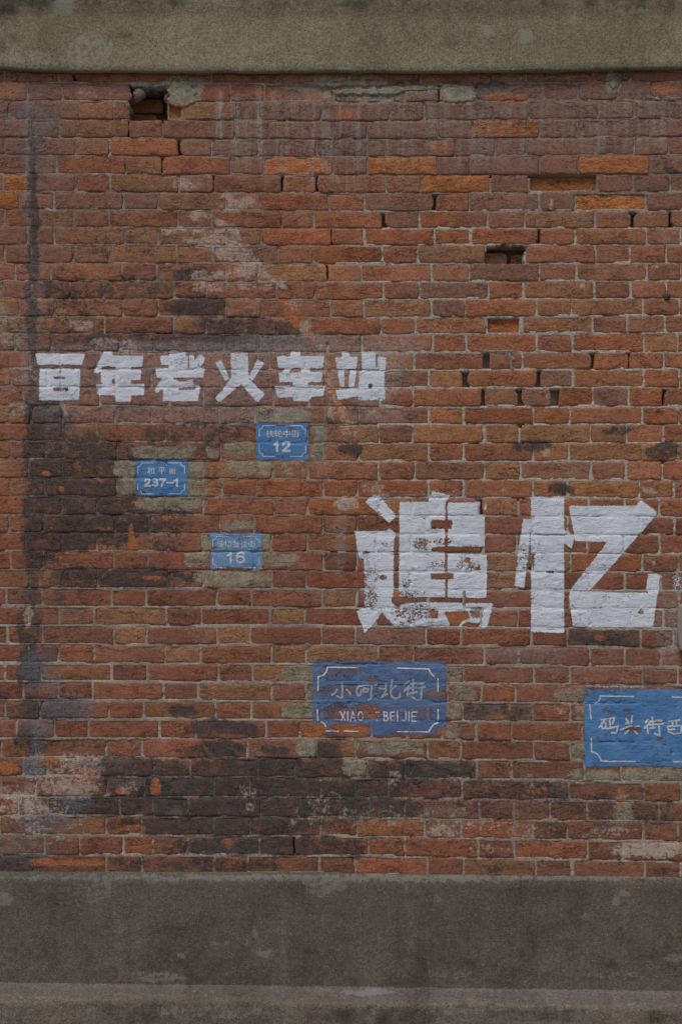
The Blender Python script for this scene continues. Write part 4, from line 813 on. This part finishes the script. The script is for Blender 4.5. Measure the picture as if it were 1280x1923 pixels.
def strokes(cv, T, lst, w, v=1.0):
    for P in lst: cv.line(T(P), w, v, 1.0)
cv = Cover(620, 1272, 802, 1320, .6)
strokes(cv, T8, [[(305, 240), (310, 300), (306, 366), (285, 365), (262, 350)], [(265, 298), (244, 328), (220, 345)], [(345, 298), (362, 312), (380, 338)],
 [(455, 262), (438, 282), (432, 312), (436, 345), (455, 352), (466, 332), (470, 300)], [(465, 270), (515, 256), (605, 258)], [(560, 262), (556, 330), (555, 378), (532, 384)], [(492, 290), (488, 318), (524, 318), (530, 288), (495, 288)],
 [(682, 250), (682, 300), (668, 335), (645, 362), (690, 338)], [(632, 288), (675, 292)], [(735, 218), (724, 280), (722, 330), (735, 362), (765, 374), (800, 366), (802, 330)], [(728, 298), (768, 266)],
 [(880, 222), (835, 262)], [(885, 262), (838, 312)], [(872, 285), (868, 348)], [(915, 212), (912, 335)], [(888, 252), (944, 242)], [(890, 285), (942, 278)], [(882, 335), (948, 315)], [(955, 248), (1005, 242)], [(942, 288), (1014, 275)], [(988, 280), (984, 378), (945, 386), (915, 366)]], 3.6)
finish(cv, s4, 'street_name', M_FAINT, wear=[(690, 1300, 40, 20, .15)])
cv = Cover(636, 1334, 784, 1357, .6)
strokes(cv, T8, [[(290, 487), (335, 560)], [(330, 487), (300, 560)], [(355, 487), (356, 565)], [(378, 565), (400, 487), (420, 562)], [(385, 540), (415, 540)], [(452, 490), (442, 525), (450, 558), (478, 558), (487, 525), (475, 490), (452, 490)],
 [(520, 492), (520, 562)], [(520, 526), (552, 526)], [(552, 492), (552, 562)], [(598, 492), (598, 560)], [(598, 492), (625, 492)], [(598, 526), (622, 526)], [(598, 560), (628, 560)],
 [(665, 487), (665, 565), (692, 565), (702, 545), (690, 525), (665, 525)], [(665, 487), (690, 492), (692, 515), (680, 525)], [(722, 490), (722, 557), (755, 557)], [(722, 490), (754, 490)], [(722, 524), (750, 524)], [(780, 487), (782, 570)],
 [(852, 487), (855, 550), (840, 566), (820, 560)], [(880, 487), (880, 564)], [(905, 490), (906, 568), (942, 568)], [(905, 490), (944, 490)], [(905, 527), (938, 527)]], 2.0)
finish(cv, s4, 'latin_name', M_WHITE, wear=[(664, 1345, 8, 12, .4), (695, 1346, 14, 14, .95), (712, 1345, 8, 12, .75)])
# sign cut by the right edge of the picture
s5 = sign('street_sign', 'large bright blue sign running out of the picture at the right edge', 'painted sign', (1097, 1294, 1346, 1439), M_BLUE,
          [(1140, 1334, 14, 5, .7), (1175, 1333, 10, 3, .8), (1186, 1368, 14, 4, .85), (1200, 1369, 6, 5, .8), (1240, 1388, 6, 4, .8), (1178, 1344, 8, 6, .6), (1140, 1382, 6, 4, .6), (1123, 1387, 3, 3, .9), (1167, 1429, 4, 4, .9), (1180, 1405, 30, 6, .35), (1145, 1390, 30, 6, .35), (1245, 1393, 10, 6, .5), (1236, 1358, 6, 5, .9), (1100, 1305, 6, 6, .7), (1130, 1296, 34, 3, .4), (1240, 1320, 40, 8, .15), (1220, 1350, 30, 10, .25)], GRP)
T9 = lambda P: tr(P, 1080, 1270, 6.4)
for grp in ([[(690, 243), (295, 238)], [(295, 238), (290, 275), (270, 305), (232, 332)]], [[(168, 345), (175, 400), (184, 515)]], [[(188, 740), (188, 900)], [(188, 905), (240, 920), (280, 955), (305, 1015)], [(305, 1018), (715, 1024)]], [[(1160, 250), (1520, 258)]], [[(1178, 1028), (1520, 1034)]]):
    bracket(s5, [T9(P) for P in grp], 2.5, 1.0, M_WHITE2)
cv = Cover(1118, 1338, 1284, 1388, .6)
strokes(cv, T9, [[(308, 522), (372, 515)], [(348, 520), (285, 612)], [(312, 562), (362, 560), (356, 622), (315, 628), (310, 580)], [(400, 508), (465, 500), (440, 572)], [(405, 520), (415, 600)], [(378, 628), (502, 604)], [(508, 592), (490, 682), (428, 676)],
 [(600, 508), (628, 542)], [(602, 562), (642, 566)], [(678, 478), (668, 562)], [(545, 636), (650, 600), (762, 596)], [(634, 648), (594, 686)], [(700, 648), (738, 692)],
 [(866, 522), (838, 556)], [(882, 562), (825, 622)], [(855, 598), (866, 682)], [(920, 488), (926, 592)], [(892, 546), (952, 540)], [(888, 582), (962, 576)], [(884, 626), (948, 614)], [(972, 528), (1032, 536)], [(958, 582), (1052, 570)], [(1000, 598), (1006, 712), (948, 690)],
 [(1118, 542), (1248, 526)], [(1162, 545), (1160, 602)], [(1212, 540), (1202, 592)], [(1098, 602), (1110, 642), (1182, 636)], [(1098, 602), (1272, 590), (1262, 680)], [(1108, 664), (1182, 692), (1262, 680)]], 3.2)
finish(cv, s5, 'street_name', M_WHITE2, wear=[(1195, 1365, 8, 6, .5), (1188, 1368, 10, 3, .8)])

# ------------------------------------------------------------------ fittings
def disc(name, px, py, r, d0, d1, mat, parent=None, rim=.25, seg=14):
    vs, fs = [], []; prof = [(r, d0), (r, d1 * .6), (r * .7, d1), (r * rim, d1 * 1.05)]
    for rr, dd in prof:
        for i in range(seg):
            a = 2 * math.pi * i / seg; k = 1 + .12 * math.sin(a * 3 + px)
            vs.append((wx(px) + rr * k * S * math.cos(a), -dd, wz(py) + rr * k * S * math.sin(a)))
    for j in range(len(prof) - 1):
        for i in range(seg): fs.append([j * seg + i, j * seg + (i + 1) % seg, (j + 1) * seg + (i + 1) % seg, (j + 1) * seg + i])
    fs.append([(len(prof) - 1) * seg + i for i in range(seg)])
    return link(name, vs, fs, mat, parent, True)
bt = thing('anchor_bolt', 'small dark rusted bolt head stuck in a mortar joint near the right edge', 'bolt')
disc('bolt_head', 1251, 557, 6.5, -.01, .006, M_METAL, bt); disc('bolt_shank', 1253, 557, 2.6, .006, .014, M_METAL, bt)
o = disc('nail', 125, 731, 3.2, -.02, .0035, M_METAL); o['label'] = 'tiny dark disc standing in for a hole in the first small white character'; o['category'] = 'nail'  # dark disc added to stand for the shaded inside of a plug hole
o = disc('nail', 694, 725, 2.6, -.02, .0035, M_METAL); o['label'] = 'tiny brown nail in the last of the six white characters'; o['category'] = 'nail'

bxr = thing('wall_box', 'taupe rounded box fixed to the bricks, cut off by the right edge', 'box')
def wallbox():
    vs, fs = [], []; n = 22
    def left(t): return 1269.5 + 1.5 * (1 - t) ** 4 * 1.2 + 5.5 * t ** 3      # bowed left edge from top to foot
    T = np.linspace(0, 1, n); arc = np.linspace(0, math.pi, 13)
    for t in T:
        y = 1136 + t * 86; x0 = left(t); x1 = 1345 - (x0 - 1269)
        cxx = .5 * (x0 + x1); hw = .5 * (x1 - x0); rd = .052 - .004 * t
        for a in arc:
            c_, s_ = math.cos(a), math.sin(a)
            d = rd * min(1, abs(s_)) ** .22; px_ = cxx - hw * (abs(c_) ** .22) * (1 if c_ > 0 else -1)
            vs.append((wx(px_, d), -d + .004, wz(y, d)))
    m = len(arc)
    for j in range(n - 1):
        for i in range(m - 1): fs.append([j * m + i, (j + 1) * m + i, (j + 1) * m + i + 1, j * m + i + 1])
    fs.append(list(range(m))); fs.append([(n - 1) * m + i for i in range(m)][::-1])
    link('housing', vs, fs, M_BOX, bxr, True)
    lid = []; 
    for d in (-.004, .046):
        for (x, y) in ((1270.5, 1134), (1344, 1134), (1344, 1140), (1270.5, 1140)): lid.append((wx(x), -d, wz(y)))
    link('lid', lid, [[4, 7, 6, 5], [0, 4, 5, 1], [1, 5, 6, 2], [2, 6, 7, 3], [3, 7, 4, 0]], M_BOX, bxr, False)
wallbox()
